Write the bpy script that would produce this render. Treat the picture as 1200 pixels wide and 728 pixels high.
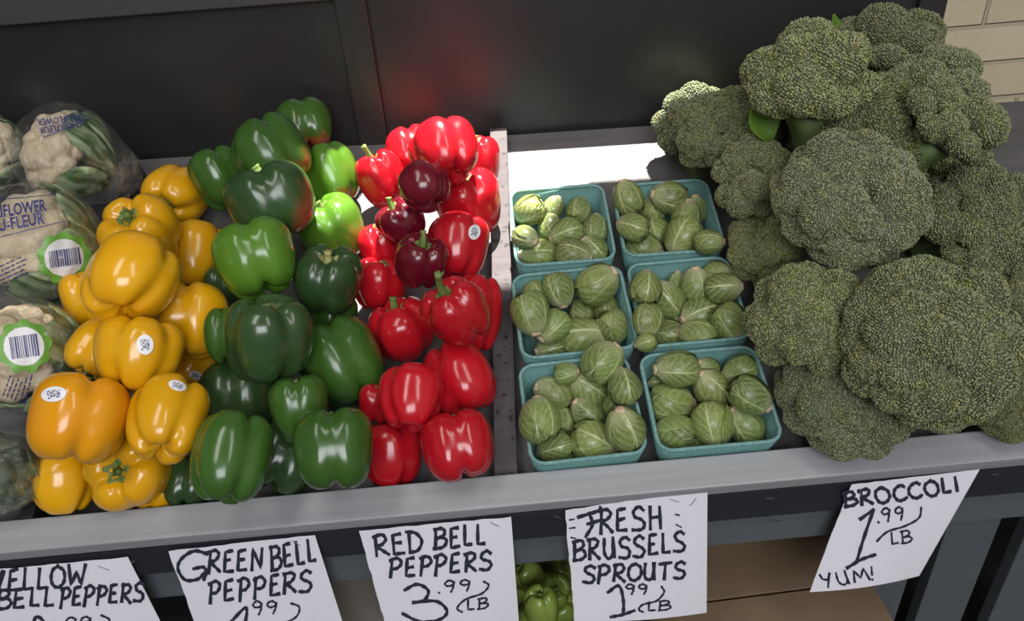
import bpy, bmesh, math, random
import numpy as np
from mathutils import Vector, Matrix
from mathutils.bvhtree import BVHTree
from mathutils.kdtree import KDTree

sc = bpy.context.scene
for o in list(bpy.data.objects): bpy.data.objects.remove(o)

# ------------------------------------------------------------------ camera, sky, sun, lamps, exposure
F = 950.0
Z0 = 0.85                                   # height of the stand's front rail
CAM = Vector((0.0027, -0.6637, 0.6829 + Z0))
PITCH, ROLL, YAW, SLOPE = 0.5947, -0.0791, 0.0198, 0.3223
fw = Vector((math.sin(YAW)*math.cos(PITCH), math.cos(YAW)*math.cos(PITCH), -math.sin(PITCH)))
rt = Vector((math.cos(YAW), -math.sin(YAW), 0)); up = rt.cross(fw)
cr, sr = math.cos(ROLL), math.sin(ROLL)
rt, up = rt*cr + up*sr, -rt*sr + up*cr
cam = bpy.data.objects.new('camera', bpy.data.cameras.new('camera')); sc.collection.objects.link(cam)
cam.matrix_world = Matrix(((rt.x, up.x, -fw.x, CAM.x), (rt.y, up.y, -fw.y, CAM.y), (rt.z, up.z, -fw.z, CAM.z), (0, 0, 0, 1)))
cam.data.sensor_width = 36; cam.data.lens = F*36/1200; cam.data.clip_start = 0.02
sc.camera = cam
sc.view_settings.view_transform = 'Standard'; sc.view_settings.look = 'None'
sc.view_settings.exposure = 0.0; sc.view_settings.gamma = 1; sc.view_settings.use_curve_mapping = False

world = bpy.data.worlds.new('World'); sc.world = world; world.use_nodes = True
wn = world.node_tree.nodes; wl = world.node_tree.links
bg = wn['Background']
tc = wn.new('ShaderNodeTexCoord'); sp = wn.new('ShaderNodeSeparateXYZ'); wl.new(tc.outputs['Generated'], sp.inputs[0])
rp = wn.new('ShaderNodeValToRGB'); mr = wn.new('ShaderNodeMapRange')
mr.inputs[1].default_value = -1; mr.inputs[2].default_value = 1
wl.new(sp.outputs['Z'], mr.inputs[0]); wl.new(mr.outputs[0], rp.inputs[0])
rp.color_ramp.elements[0].position = 0.40; rp.color_ramp.elements[0].color = (0.10, 0.10, 0.105, 1)
rp.color_ramp.elements[1].position = 0.85; rp.color_ramp.elements[1].color = (0.62, 0.66, 0.72, 1)
wl.new(rp.outputs[0], bg.inputs[0]); bg.inputs[1].default_value = 0.34

SUN_AZ, SUN_EL = math.radians(60), math.radians(77.2)       # azimuth measured from +X towards the back wall
sd = Vector((math.cos(SUN_AZ)*math.cos(SUN_EL), math.sin(SUN_AZ)*math.cos(SUN_EL), math.sin(SUN_EL)))
sl = bpy.data.lights.new('sun', 'SUN'); sl.energy = 21; sl.angle = math.radians(0.6); sl.color = (1, 0.95, 0.86)
sun = bpy.data.objects.new('sun', sl); sc.collection.objects.link(sun)
sun.rotation_euler = sd.to_track_quat('Z', 'Y').to_euler()
def area(name, loc, target, sx, sy, power, color):
    l = bpy.data.lights.new(name, 'AREA'); l.shape = 'RECTANGLE'; l.size = sx; l.size_y = sy; l.energy = power; l.color = color
    o = bpy.data.objects.new(name, l); sc.collection.objects.link(o); o.location = loc
    o.rotation_euler = (Vector(loc) - Vector(target)).to_track_quat('Z', 'Y').to_euler(); return o
area('shop_ceiling_lamp', (-0.55, -0.55, 2.75), (-0.3, 0.2, 0.9), 0.3, 1.2, 9, (1, 0.97, 0.93))
area('shop_ceiling_lamp', (0.75, -0.75, 2.75), (0.3, 0.2, 0.9), 0.3, 1.2, 8, (1, 0.97, 0.93))
area('shop_doorway_daylight', (0.1, -2.6, 2.75), (0, 0.2, 0.9), 1.7, 1.1, 62, (0.94, 0.96, 1))

# ------------------------------------------------------------------ helpers
def T(u, v, w=0.0):                                       # a point of the sloped tray: along, up the slope, above it
    c, s = math.cos(SLOPE), math.sin(SLOPE)
    return Vector((u, v*c - w*s, Z0 + v*s + w*c))
TN = Vector((0, -math.sin(SLOPE), math.cos(SLOPE))); TV = Vector((0, math.cos(SLOPE), math.sin(SLOPE)))
TRAYROT = Matrix.Rotation(SLOPE, 3, 'X')
def ray(px, py): return (rt*((px-600)/F) + up*((364-py)/F) + fw)      # unit depth along the axis
def hit(px, py, P, N):
    d = ray(px, py); return CAM + d*((P - CAM).dot(N)/d.dot(N))
def at(px, py, w=0.0): return hit(px, py, T(0, 0, w), TN)
def uv_of(p):
    q = p - Vector((0, 0, Z0)); return q.x, q.dot(TV)
def pix(p):
    d = p - CAM; z = d.dot(fw); return 600 + F*d.dot(rt)/z, 364 - F*d.dot(up)/z, z

COL = sc.collection
def link(o): COL.objects.link(o); return o
def mesh(name, verts, faces, smooth=True):
    me = bpy.data.meshes.new(name); me.from_pydata([tuple(v) for v in verts], [], [tuple(f) for f in faces]); me.update()
    if smooth: me.polygons.foreach_set('use_smooth', [True]*len(me.polygons))
    return me
def obj(name, me, m, parent=None):
    o = bpy.data.objects.new(name, me); link(o)
    if m and (not me.materials): me.materials.append(m)
    if parent: o.parent = parent
    return o
def empty(name, loc, rot=None):
    o = bpy.data.objects.new(name, None); link(o); o.empty_display_size = .02
    M = (rot.to_4x4() if rot else Matrix()); M.translation = loc; o.matrix_world = M; return o
def tag(o, label=None, cat=None, group=None, kind=None):
    if label: o['label'] = label
    if cat: o['category'] = cat
    if group: o['group'] = group
    if kind: o['kind'] = kind
    return o
class MB:
    def __init__(s): s.v = []; s.f = []
    def add(s, v, f):
        b = len(s.v); s.v += [tuple(x) for x in v]; s.f += [tuple(i+b for i in q) for q in f]; return s
    def box(s, lo, hi, M=None):
        p = [Vector((x, y, z)) for x in (lo[0], hi[0]) for y in (lo[1], hi[1]) for z in (lo[2], hi[2])]
        if M: p = [M @ q for q in p]
        return s.add(p, [(0, 1, 3, 2), (4, 6, 7, 5), (0, 4, 5, 1), (2, 3, 7, 6), (0, 2, 6, 4), (1, 5, 7, 3)])
    def hexa(s, a, b):                                    # two matching quads -> a closed block
        n = 4
        return s.add(list(a) + list(b), [(3, 2, 1, 0), (4, 5, 6, 7)] + [(i, (i+1) % n, (i+1) % n + 4, i+4) for i in range(n)])
    def mesh(s, name, bevel=0.0, smooth=False):
        me = mesh(name, s.v, s.f, smooth)
        bm = bmesh.new(); bm.from_mesh(me)
        bmesh.ops.recalc_face_normals(bm, faces=bm.faces[:])
        if bevel: bmesh.ops.bevel(bm, geom=bm.edges[:], offset=bevel, segments=2, affect='EDGES', profile=.6)
        bm.to_mesh(me); bm.free(); return me
def loft(rings, cap0=True, cap1=True):
    n = len(rings[0]); v = [p for r in rings for p in r]; f = []
    for i in range(len(rings)-1):
        for j in range(n): f.append((i*n+j, i*n+(j+1) % n, (i+1)*n+(j+1) % n, (i+1)*n+j))
    if cap0: f.append(tuple(range(n))[::-1])
    if cap1: f.append(tuple(range((len(rings)-1)*n, len(rings)*n)))
    return v, f
def smoothstep(a, b, x): t = np.clip((x-a)/(b-a), 0, 1); return t*t*(3-2*t)

# ------------------------------------------------------------------ materials
class NM:
    def __init__(s, name):
        s.m = bpy.data.materials.new(name); s.m.use_nodes = True; s.t = s.m.node_tree; s.n = s.t.nodes; s.l = s.t.links
        s.b = s.n['Principled BSDF']
    def node(s, k, **kw):
        n = s.n.new(k)
        for a, b in kw.items(): setattr(n, a, b)
        return n
    def link(s, a, b): s.l.new(a, b)
    def coord(s, which='Object'): return s.node('ShaderNodeTexCoord').outputs[which]
    def noise(s, scale, detail=3, vec=None, rough=.5, dist=0):
        n = s.node('ShaderNodeTexNoise'); n.inputs['Scale'].default_value = scale; n.inputs['Detail'].default_value = detail
        n.inputs['Roughness'].default_value = rough; n.inputs['Distortion'].default_value = dist
        s.link(vec if vec is not None else s.coord(), n.inputs['Vector']); return n.outputs['Fac']
    def scale(s, vec, sxyz):
        n = s.node('ShaderNodeMapping'); n.inputs['Scale'].default_value = sxyz; s.link(vec, n.inputs['Vector']); return n.outputs[0]
    def rng(s, x, a, b, c=0, d=1):
        n = s.node('ShaderNodeMapRange'); s.link(x, n.inputs[0])
        for i, v in enumerate((a, b, c, d)): n.inputs[i+1].default_value = v
        return n.outputs[0]
    def math(s, op, a, b=None):
        n = s.node('ShaderNodeMath', operation=op)
        for i, x in enumerate((a, b)):
            if x is None: continue
            if isinstance(x, (int, float)): n.inputs[i].default_value = x
            else: s.link(x, n.inputs[i])
        return n.outputs[0]
    def mix(s, f, a, b, mode='MIX'):
        n = s.node('ShaderNodeMix', data_type='RGBA', blend_type=mode)
        for i, x in ((0, f), (6, a), (7, b)):
            if isinstance(x, (int, float)): n.inputs[i].default_value = x
            elif isinstance(x, tuple): n.inputs[i].default_value = (*x, 1)
            else: s.link(x, n.inputs[i])
        return n.outputs[2]
    def attr(s, name, out='Fac'): return s.node('ShaderNodeAttribute', attribute_name=name).outputs[out]
    def rand(s): return s.node('ShaderNodeObjectInfo').outputs['Random']
    def base(s, c):
        if isinstance(c, tuple): s.b.inputs['Base Color'].default_value = (*c, 1)
        else: s.link(c, s.b.inputs['Base Color'])
        return s
    def set(s, **kw):
        for k, v in kw.items():
            i = s.b.inputs[k.replace('_', ' ')]
            if isinstance(v, (int, float)): i.default_value = v
            else: s.link(v, i)
        return s
    def bump(s, h, strength=.3, dist=.002):
        n = s.node('ShaderNodeBump'); n.inputs['Strength'].default_value = strength; n.inputs['Distance'].default_value = dist
        s.link(h, n.inputs['Height']); s.link(n.outputs[0], s.b.inputs['Normal']); return s

def painted_wood(name, c1, c2, chip=None, rough=.55, grain=(2, 60, 60), bump=.25):
    n = NM(name); g = n.noise(1.0, 5, n.scale(n.coord(), grain), .6, .4)
    c = n.mix(n.rng(g, .35, .7), c1, c2)
    if chip:
        k = n.rng(n.noise(90, 3), .62, .66); c = n.mix(k, c, chip)
    return n.base(c).set(Roughness=rough).bump(g, bump, .0015).m
M = {}
M['rail'] = painted_wood('grey_rail_paint', (.33, .335, .345), (.27, .275, .29), rough=.5)
M['lath'] = painted_wood('weathered_lath_paint', (.085, .072, .076), (.06, .05, .054), (.02, .015, .015), .75)
M['tray'] = painted_wood('grey_tray_paint', (.125, .118, .118), (.095, .09, .09), rough=.5)
M['black_wood'] = painted_wood('black_wood_paint', (.014, .0155, .019), (.02, .022, .027), rough=.42)
M['beam'] = painted_wood('slate_beam_paint', (.10, .112, .122), (.085, .096, .107), rough=.5)
M['black_board'] = painted_wood('black_board_paint', (.012, .012, .013), (.02, .02, .02), rough=.5)
def wallpaint():
    n = NM('black_wall_paint'); g = n.noise(14, 4); return n.base(n.mix(n.rng(g, .3, .7), (.010, .009, .0092), (.014, .0125, .0128))).set(Roughness=.38, Specular_IOR_Level=1.0).bump(n.noise(160, 3), .12, .001).m
M['wall'] = wallpaint()
def brick():
    n = NM('cream_painted_brick')
    v = n.scale(n.coord(), (1, 1, 1)); sp = n.node('ShaderNodeSeparateXYZ'); n.link(v, sp.inputs[0])
    cb = n.node('ShaderNodeCombineXYZ'); n.link(sp.outputs['X'], cb.inputs[0]); n.link(sp.outputs['Z'], cb.inputs[1])
    b = n.node('ShaderNodeTexBrick'); n.link(cb.outputs[0], b.inputs['Vector'])
    b.inputs['Scale'].default_value = 1; b.inputs['Brick Width'].default_value = .205; b.inputs['Row Height'].default_value = .068
    b.inputs['Mortar Size'].default_value = .0045; b.inputs['Mortar Smooth'].default_value = .5
    b.inputs['Color1'].default_value = (.68, .58, .40, 1); b.inputs['Color2'].default_value = (.62, .53, .36, 1); b.inputs['Mortar'].default_value = (.50, .43, .31, 1)
    h = n.math('SUBTRACT', 1.0, b.outputs['Fac']); h2 = n.math('ADD', h, n.math('MULTIPLY', n.noise(45, 4), .35))
    n.base(b.outputs['Color']).set(Roughness=.6).bump(h2, .9, .006); return n.m
M['brick'] = brick()
M['plaster'] = NM('plaster').base((.42, .40, .36)).set(Roughness=.8).m
M['concrete'] = (lambda n: n.base(n.mix(n.noise(6, 5), (.10, .10, .10), (.16, .155, .15))).set(Roughness=.8).m)(NM('concrete'))
def paper():
    n = NM('white_paper'); return n.base(n.mix(n.noise(25, 3), (.76, .74, .80), (.80, .78, .83))).set(Roughness=.75).m
M['paper'] = paper()
M['ink'] = (lambda n: n.base(n.mix(n.noise(120, 2), (.010, .012, .022), (.03, .035, .06))).set(Roughness=.6).m)(NM('marker_ink'))
M['card'] = (lambda n: n.base(n.mix(n.noise(30, 4), (.16, .105, .062), (.20, .135, .08))).set(Roughness=.85).m)(NM('kraft_cardboard'))
M['kraft'] = (lambda n: n.base(n.mix(n.noise(30, 4), (.34, .30, .25), (.40, .36, .31))).set(Roughness=.85).m)(NM('pale_board'))
M['metal'] = NM('staple_wire').base((.7, .7, .7)).set(Metallic=1.0, Roughness=.3).m

def pepper_mat(name, c1, c2, rough=.2, blush=None, sss=0.0):
    n = NM(name); a = n.noise(14, 3); c = n.mix(n.rng(a, .3, .7), c1, c2)
    hv = n.node('ShaderNodeHueSaturation'); n.link(c, hv.inputs['Color']); n.link(n.rng(n.rand(), 0, 1, .88, 1.12), hv.inputs['Value']); c = hv.outputs[0]
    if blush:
        k = n.math('ADD', n.attr('blush'), n.math('MULTIPLY', n.math('SUBTRACT', n.noise(30, 5), .5), .9)); c = n.mix(n.rng(k, .62, 1.0), c, blush)  # mixes in an orange-red patch, broken up by noise
    n.base(c).set(Roughness=n.rng(n.noise(50, 3), .3, .7, rough*.8, rough*1.3), Coat_Weight=.25, Coat_Roughness=.12, IOR=1.45)
    if sss:
        n.set(Subsurface_Weight=sss, Subsurface_Scale=.012); n.b.inputs['Subsurface Radius'].default_value = (1, .35, .12)
    return n.bump(n.noise(70, 3), .06, .002).m
M['yellow'] = pepper_mat('yellow_pepper_skin', (.72, .37, .006), (.66, .31, .006))
M['orange'] = pepper_mat('golden_pepper_skin', (.75, .28, .006), (.70, .32, .006))
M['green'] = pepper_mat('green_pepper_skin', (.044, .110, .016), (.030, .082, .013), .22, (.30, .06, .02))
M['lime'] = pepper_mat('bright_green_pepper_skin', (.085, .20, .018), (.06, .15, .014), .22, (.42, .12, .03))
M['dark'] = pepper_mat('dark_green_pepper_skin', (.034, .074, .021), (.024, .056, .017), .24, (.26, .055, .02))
M['red'] = pepper_mat('red_pepper_skin', (.46, .008, .016), (.40, .006, .014), .2, None, .12)
M['maroon'] = pepper_mat('maroon_pepper_skin', (.13, .005, .014), (.10, .004, .012), .2)
def stem_mat(name, a, b):
    n = NM(name); return n.base(n.mix(n.rng(n.noise(60, 3), .3, .7), a, b)).set(Roughness=.55).bump(n.noise(150, 2), .3, .001).m
M['stem'] = stem_mat('green_stem', (.10, .16, .03), (.17, .22, .06))
M['pale_stem'] = stem_mat('pale_stem', (.38, .36, .14), (.28, .32, .10))
def sticker_mat():
    n = NM('fruit_sticker'); u = n.node('ShaderNodeUVMap').outputs[0]
    a = n.noise(1, 1, n.scale(u, (22, 9, 1))); sp = n.node('ShaderNodeSeparateXYZ'); n.link(u, sp.inputs[0])
    dx = n.math('ABSOLUTE', n.math('SUBTRACT', sp.outputs[0], .5)); dy = n.math('ABSOLUTE', n.math('SUBTRACT', sp.outputs[1], .5))
    k = n.math('MULTIPLY', n.math('LESS_THAN', dx, .26), n.math('LESS_THAN', dy, .27)); k = n.math('MULTIPLY', k, n.math('GREATER_THAN', a, .5))
    return n.base(n.mix(k, (.78, .78, .80), (.05, .05, .12))).set(Roughness=.4).m
M['sticker'] = sticker_mat()
def sprout_mat():
    n = NM('sprout_leaf'); u = n.node('ShaderNodeUVMap').outputs[0]; sp = n.node('ShaderNodeSeparateXYZ'); n.link(u, sp.inputs[0])
    s = n.math('ABSOLUTE', n.math('SUBTRACT', sp.outputs[0], .5)); t = sp.outputs[1]
    wob = n.math('MULTIPLY', n.math('SUBTRACT', n.noise(48, 2), .5), .34)
    rib = n.math('LESS_THAN', n.math('ADD', s, n.math('MULTIPLY', t, .022)), .034)
    vv = n.math('FRACT', n.math('MULTIPLY', n.math('ADD', n.math('SUBTRACT', t, n.math('MULTIPLY', s, 1.25)), wob), 6.0))
    vein = n.math('SUBTRACT', 1.0, n.rng(n.math('ABSOLUTE', n.math('SUBTRACT', vv, .5)), .05, .26))
    vein = n.math('MULTIPLY', vein, n.rng(s, .0, .45, 1, .45)); k = n.math('MAXIMUM', n.math('MULTIPLY', rib, .9), n.math('MULTIPLY', vein, .85)); k = n.math('MAXIMUM', k, n.rng(s, .455, .5, 0, .7))
    g = n.mix(n.rng(n.noise(38, 3), .35, .65), (.085, .135, .03), (.21, .265, .055))
    hv = n.node('ShaderNodeHueSaturation'); n.link(g, hv.inputs['Color']); n.link(n.rng(n.rand(), 0, 1, .485, .515), hv.inputs['Hue']); n.link(n.rng(n.attr('leaf'), 0, 1, .6, 1.35), hv.inputs['Value'])
    c = n.mix(k, hv.outputs[0], (.42, .47, .22))
    c = n.mix(n.rng(n.math('ADD', t, n.math('MULTIPLY', wob, .6)), .05, .42, .85, 0), c, (.50, .50, .28))
    return n.base(c).set(Roughness=.3, Coat_Weight=.2, Coat_Roughness=.25).bump(k, .5, .0016).m
M['sprout'] = sprout_mat()
M['butt'] = stem_mat('cut_sprout_end', (.62, .47, .32), (.50, .35, .22))
def pulp():
    n = NM('teal_pulp'); return n.base(n.mix(n.rng(n.noise(300, 3), .35, .7), (.085, .205, .19), (.125, .26, .24))).set(Roughness=.8).bump(n.noise(420, 3), .5, .0015).m
M['pulp'] = pulp()
def pulp_rim():
    n = NM('worn_teal_rim'); return n.base(n.mix(n.rng(n.noise(260, 3), .35, .7), (.12, .26, .245), (.21, .36, .345))).set(Roughness=.8).bump(n.noise(420, 3), .5, .0015).m
M['pulp_rim'] = pulp_rim()
def broc_mat():
    n = NM('broccoli_buds'); r = n.attr('bud')
    c = n.mix(n.rng(r, 0, 1), (.078, .098, .042), (.27, .29, .145))
    k = n.rng(n.noise(13, 3), .52, .75, 0, .7); c = n.mix(k, c, n.mix(n.rng(r, 0, 1), (.10, .11, .025), (.32, .31, .075)))
    k2 = n.rng(n.noise(11, 2, n.scale(n.coord(), (1, 1.1, .9)), .5, .3), .55, .75, 0, .6); c = n.mix(k2, c, n.mix(n.rng(r, 0, 1), (.095, .115, .075), (.27, .30, .21)))
    hv = n.node('ShaderNodeHueSaturation'); n.link(c, hv.inputs['Color']); n.link(n.rng(n.rand(), 0, 1, .478, .508), hv.inputs['Hue']); n.link(n.rng(n.math('FRACT', n.math('MULTIPLY', n.rand(), 7.3)), 0, 1, .88, 1.15), hv.inputs['Saturation'])
    n.link(n.rng(n.math('FRACT', n.math('MULTIPLY', n.rand(), 13.7)), 0, 1, .82, 1.15), hv.inputs['Value']); c = hv.outputs[0]
    return n.base(c).set(Roughness=.65).m
M['broc'] = broc_mat()
M['stalk'] = stem_mat('broccoli_stalk', (.085, .15, .04), (.14, .20, .065))
def leafm():
    n = NM('broccoli_leaf'); n.base(n.mix(n.noise(40, 3), (.13, .26, .03), (.22, .36, .05))).set(Roughness=.5)
    t = n.node('ShaderNodeBsdfTranslucent'); t.inputs[0].default_value = (.4, .6, .05, 1); mx = n.node('ShaderNodeMixShader'); mx.inputs[0].default_value = .5
    n.link(n.b.outputs[0], mx.inputs[1]); n.link(t.outputs[0], mx.inputs[2]); n.link(mx.outputs[0], n.n['Material Output'].inputs[0]); return n.m
M['leaf'] = leafm()
def curd():
    n = NM('cauliflower_curd'); return n.base(n.mix(n.rng(n.noise(60, 4), .3, .7), (.66, .52, .33), (.77, .65, .46))).set(Roughness=.7).bump(n.noise(260, 4), .6, .002).m
M['curd'] = curd()
def cleaf():
    n = NM('cauliflower_leaf'); g = n.noise(1, 3, n.scale(n.coord(), (60, 60, 8))); return n.base(n.mix(n.rng(g, .42, .6), (.05, .12, .03), (.40, .48, .27))).set(Roughness=.5).m
M['cleaf'] = cleaf()
def dleaf():
    n = NM('dark_cauliflower_leaf'); g = n.noise(22, 4, None, .6, .6); return n.base(n.mix(n.rng(g, .4, .62), (.035, .055, .03), (.15, .19, .10))).set(Roughness=.55).m
M['dleaf'] = dleaf()
def plastic():
    n = NM('clear_bag_film'); bp = n.node('ShaderNodeBump'); bp.inputs['Strength'].default_value = 1.0; bp.inputs['Distance'].default_value = .016
    w = n.noise(1, 5, n.scale(n.coord(), (22, 22, 70)), .6, 1.6); n.link(w, bp.inputs['Height'])
    tr = n.node('ShaderNodeBsdfTransparent'); tr.inputs[0].default_value = (.97, .975, .98, 1); gl = n.node('ShaderNodeBsdfGlossy'); gl.inputs['Roughness'].default_value = .05; gl.inputs[0].default_value = (1, 1, 1, 1)
    n.link(bp.outputs[0], gl.inputs['Normal']); lw = n.node('ShaderNodeLayerWeight'); lw.inputs[0].default_value = .32; n.link(bp.outputs[0], lw.inputs['Normal'])
    mx = n.node('ShaderNodeMixShader'); n.link(n.rng(lw.outputs['Facing'], 0, 1, .05, .5), mx.inputs[0]); n.link(tr.outputs[0], mx.inputs[1]); n.link(gl.outputs[0], mx.inputs[2]); n.link(mx.outputs[0], n.n['Material Output'].inputs[0]); return n.m
M['film'] = plastic()
M['blue'] = NM('navy_print').base((.03, .035, .16)).set(Roughness=.4).m
M['print_green'] = NM('green_print').base((.14, .34, .05)).set(Roughness=.4).m
M['print_white'] = NM('white_print').base((.74, .72, .74)).set(Roughness=.4).m
M['fabric'] = NM('sun_opening_frame_paint').base((.3, .3, .3)).set(Roughness=.6).m

# ------------------------------------------------------------------ the room
def struct(name, me, m, label=None):
    o = obj(name, me, m); o['kind'] = 'structure'
    if label: o['label'] = label; o['category'] = name.split('_')[0]
    return o
BACK_L, BACK_R = at(170, 187), at(800, 145)
wy = lambda x: BACK_L.y + (BACK_R.y-BACK_L.y)*(x-BACK_L.x)/(BACK_R.x-BACK_L.x) + .012   # front face of the dark wall
def wall_seg(mb, x0, x1, z0, z1, front, depth):
    a = [Vector((x0, wy(x0)-front, z0)), Vector((x1, wy(x1)-front, z0)), Vector((x1, wy(x1)-front, z1)), Vector((x0, wy(x0)-front, z1))]
    mb.hexa(a, [p + Vector((0, depth, 0)) for p in a])
WP = Vector((0, wy(0), Z0)); WNv = Vector((wy(0)-wy(1), 1, 0)).normalized()
xr = hit(1094, 40, WP, WNv).x                             # where the dark wall ends and the brick shows
RX = 1.55
SUN_OPENING = (-0.125, 0.26, Z0 + .43, 2.95)                         # x0, x1, z0, z1 of an unseen window above the panels, cut to shape the sun patch
mb = MB(); wall_seg(mb, -2.6, xr, 0, SUN_OPENING[2], 0, .03); wall_seg(mb, -2.6, SUN_OPENING[0], SUN_OPENING[2], 3.4, 0, .06); wall_seg(mb, SUN_OPENING[0], SUN_OPENING[1], SUN_OPENING[3], 3.4, 0, .06)
wall_seg(mb, SUN_OPENING[1], xr, SUN_OPENING[2]+.64, 3.4, 0, .06); wall_seg(mb, .46, xr, SUN_OPENING[2], SUN_OPENING[2]+.64, 0, .03); wall_seg(mb, xr, RX, Z0+.52, 3.4, 0, .06)  # window stepped wider at lower right, unseen lintel added, to trim the sun
struct('wall_back', mb.mesh('wall_back'), M['wall'], 'black painted panelled wall behind the produce stand')
mb = MB()
for x0, x1, z0, z1 in ((SUN_OPENING[0]-.04, SUN_OPENING[0], SUN_OPENING[2], SUN_OPENING[3]), (SUN_OPENING[1], SUN_OPENING[1]+.04, SUN_OPENING[2]+.64, SUN_OPENING[3]), (.46, .49, SUN_OPENING[2], SUN_OPENING[2]+.68), (SUN_OPENING[1]+.04, .46, SUN_OPENING[2]+.64, SUN_OPENING[2]+.68), (SUN_OPENING[0]-.04, SUN_OPENING[1]+.04, SUN_OPENING[3], SUN_OPENING[3]+.04)): wall_seg(mb, x0, x1, z0, z1, .008, .008)
struct('window_1', mb.mesh('window_1'), M['fabric'], 'unseen stepped window above the black panels, shaped to cut the sun patch')
a0 = hit(393, 0, WP, WNv); a1 = hit(430, 0, WP, WNv); b0 = hit(422, 167, WP, WNv)
mb = MB(); wall_seg(mb, (a0.x+b0.x)/2, (a0.x+b0.x)/2 + (a1.x-a0.x), .6, SUN_OPENING[2], .014, .014)
struct('trim_1', mb.mesh('trim_1', .002), M['wall'], 'black vertical batten on the dark wall above the peppers')
tz = hit(200, 12, WP, WNv).z
mb = MB(); wall_seg(mb, -2.2, (a0.x+b0.x)/2 - .001, tz, tz + .12, .016, .016)
struct('trim_2', mb.mesh('trim_2', .002), painted_wood('dark_grey_board_paint', (.05, .046, .046), (.042, .04, .04)), 'dark grey horizontal board along the top of the black wall')
e0 = hit(1072, 10, WP, WNv).x
mb = MB(); wall_seg(mb, e0, xr + .004, .6, Z0+.52, .012, .012)
struct('trim_3', mb.mesh('trim_3', .002), M['wall'], 'narrow dark edge strip where the black wall meets the brick')
BY = wy(xr) + .20
bxl = hit(1080, 60, Vector((0, BY, 0)), Vector((0, 1, 0))).x
mb = MB(); mb.box((0, 0, 0), (RX-bxl, .2, 2.0)); mb.box((xr+.02-bxl, -BY+wy(xr)+.031, Z0+.60), (RX-bxl, 0, Z0+.64)); o = struct('wall_brick', mb.mesh('wall_brick'), M['brick'], 'cream painted brick wall behind the broccoli'); o.location = (bxl, BY, 0)  # second block: unseen slab added over the recess to keep sun out
mb = MB(); mb.box((RX, -3.5, 0), (RX+.1, BY+.2, 3.3)); struct('wall_right', mb.mesh('wall_right'), M['plaster'], 'plain side wall right of the stand')
mb = MB(); mb.box((-2.6, -3.5, 3.3), (RX+.1, min(wy(-2.2), wy(RX))+.03, 3.4)); struct('ceiling', mb.mesh('ceiling'), M['plaster'], 'plain shop ceiling')
mb = MB(); mb.box((-2.2, -3.5, -.05), (RX+.1, BY+.2, 0)); struct('floor', mb.mesh('floor'), M['concrete'], 'grey concrete floor under the stand')

# ------------------------------------------------------------------ the produce stand
stand = tag(empty('produce_stand', (0, .2, 0)), 'grey painted wooden produce stand with sloping tray and black front', 'stand')
SI = stand.matrix_world.inverted()
def part(name, me, m, parent=stand, label=None):
    me.transform(parent.matrix_world.inverted()); o = obj(name, me, m, parent)
    if label: o['label'] = label
    return o
def tb(u0, u1, v0, v1, w0, w1):                            # block lying on the tray; v may be (left, right)
    v0 = v0 if isinstance(v0, tuple) else (v0, v0); v1 = v1 if isinstance(v1, tuple) else (v1, v1)
    return [T(u0, v0[0], w0), T(u1, v0[1], w0), T(u1, v1[1], w0), T(u0, v1[0], w0)], [T(u0, v0[0], w1), T(u1, v0[1], w1), T(u1, v1[1], w1), T(u0, v1[0], w1)]
RW = .046
ul, vl_ = uv_of(at(0, 611, RW)); ur, vr_ = uv_of(at(1200, 500, RW))
def vrail(u): return vl_ + (vr_-vl_)*(u-ul)/(ur-ul)
U0, U1 = -1.05, 1.15
r0, r1 = vrail(U0), vrail(U1)
RB = .037                                                 # rail width
ub, vb = uv_of(BACK_L); uc, vc = uv_of(BACK_R)
vback = lambda u: vb + (vc-vb)*(u-ub)/(uc-ub)
mb = MB(); mb.hexa(*tb(U0, U1, (r0-.002, r1-.002), (vback(U0), vback(U1)), -.018, 0)); part('tray_board', mb.mesh('tray_board'), M['tray'])
mb = MB(); mb.hexa(*tb(U0, U1, (r0-RB, r1-RB), (r0, r1), RW-.020, RW)); part('front_rail', mb.mesh('front_rail', .002), M['rail'], label='light grey painted front rail')
fa, fb = T(U0, r0-RB, RW-.022), T(U1, r1-RB, RW-.022)
def beam(name, top, bot, back, thick, m, label):
    off = Vector((0, back, 0)); q = [fa + off + Vector((0, 0, -bot)), fb + off + Vector((0, 0, -bot)), fb + off + Vector((0, 0, -top)), fa + off + Vector((0, 0, -top))]
    mb = MB(); mb.hexa(q, [p + Vector((0, thick, 0)) for p in q]); return part(name, mb.mesh(name, .0015), m, label=label)
beam('front_beam', .0005, .044, .001, .034, M['black_wood'], 'black painted front board')
beam('lower_beam', .046, .104, .016, .036, M['beam'], 'slate grey rail under the black board')
# dividers
def lath(name, p0, p1, w, h, m, label, vex=.0):
    (u0, v0), (u1, v1) = uv_of(at(*p0, h)), uv_of(at(*p1, h)); v0 = vrail(u0) + .001
    mb = MB(); a = [T(u0-w/2, v0, 0), T(u0+w/2, v0, 0), T(u1+w/2, v1, 0), T(u1-w/2, v1, 0)]; b = [p + TN*h for p in a]; mb.hexa(a, b)
    return part(name, mb.mesh(name, .0012), m, label=label)
lath('divider', (592, 552), (584, 150), .026, .030, M['lath'], 'speckled pale wooden divider lath')
lath('divider', (30, 604), (157, 190), .016, .045, M['black_board'], 'black divider board beside the yellow peppers')
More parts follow.
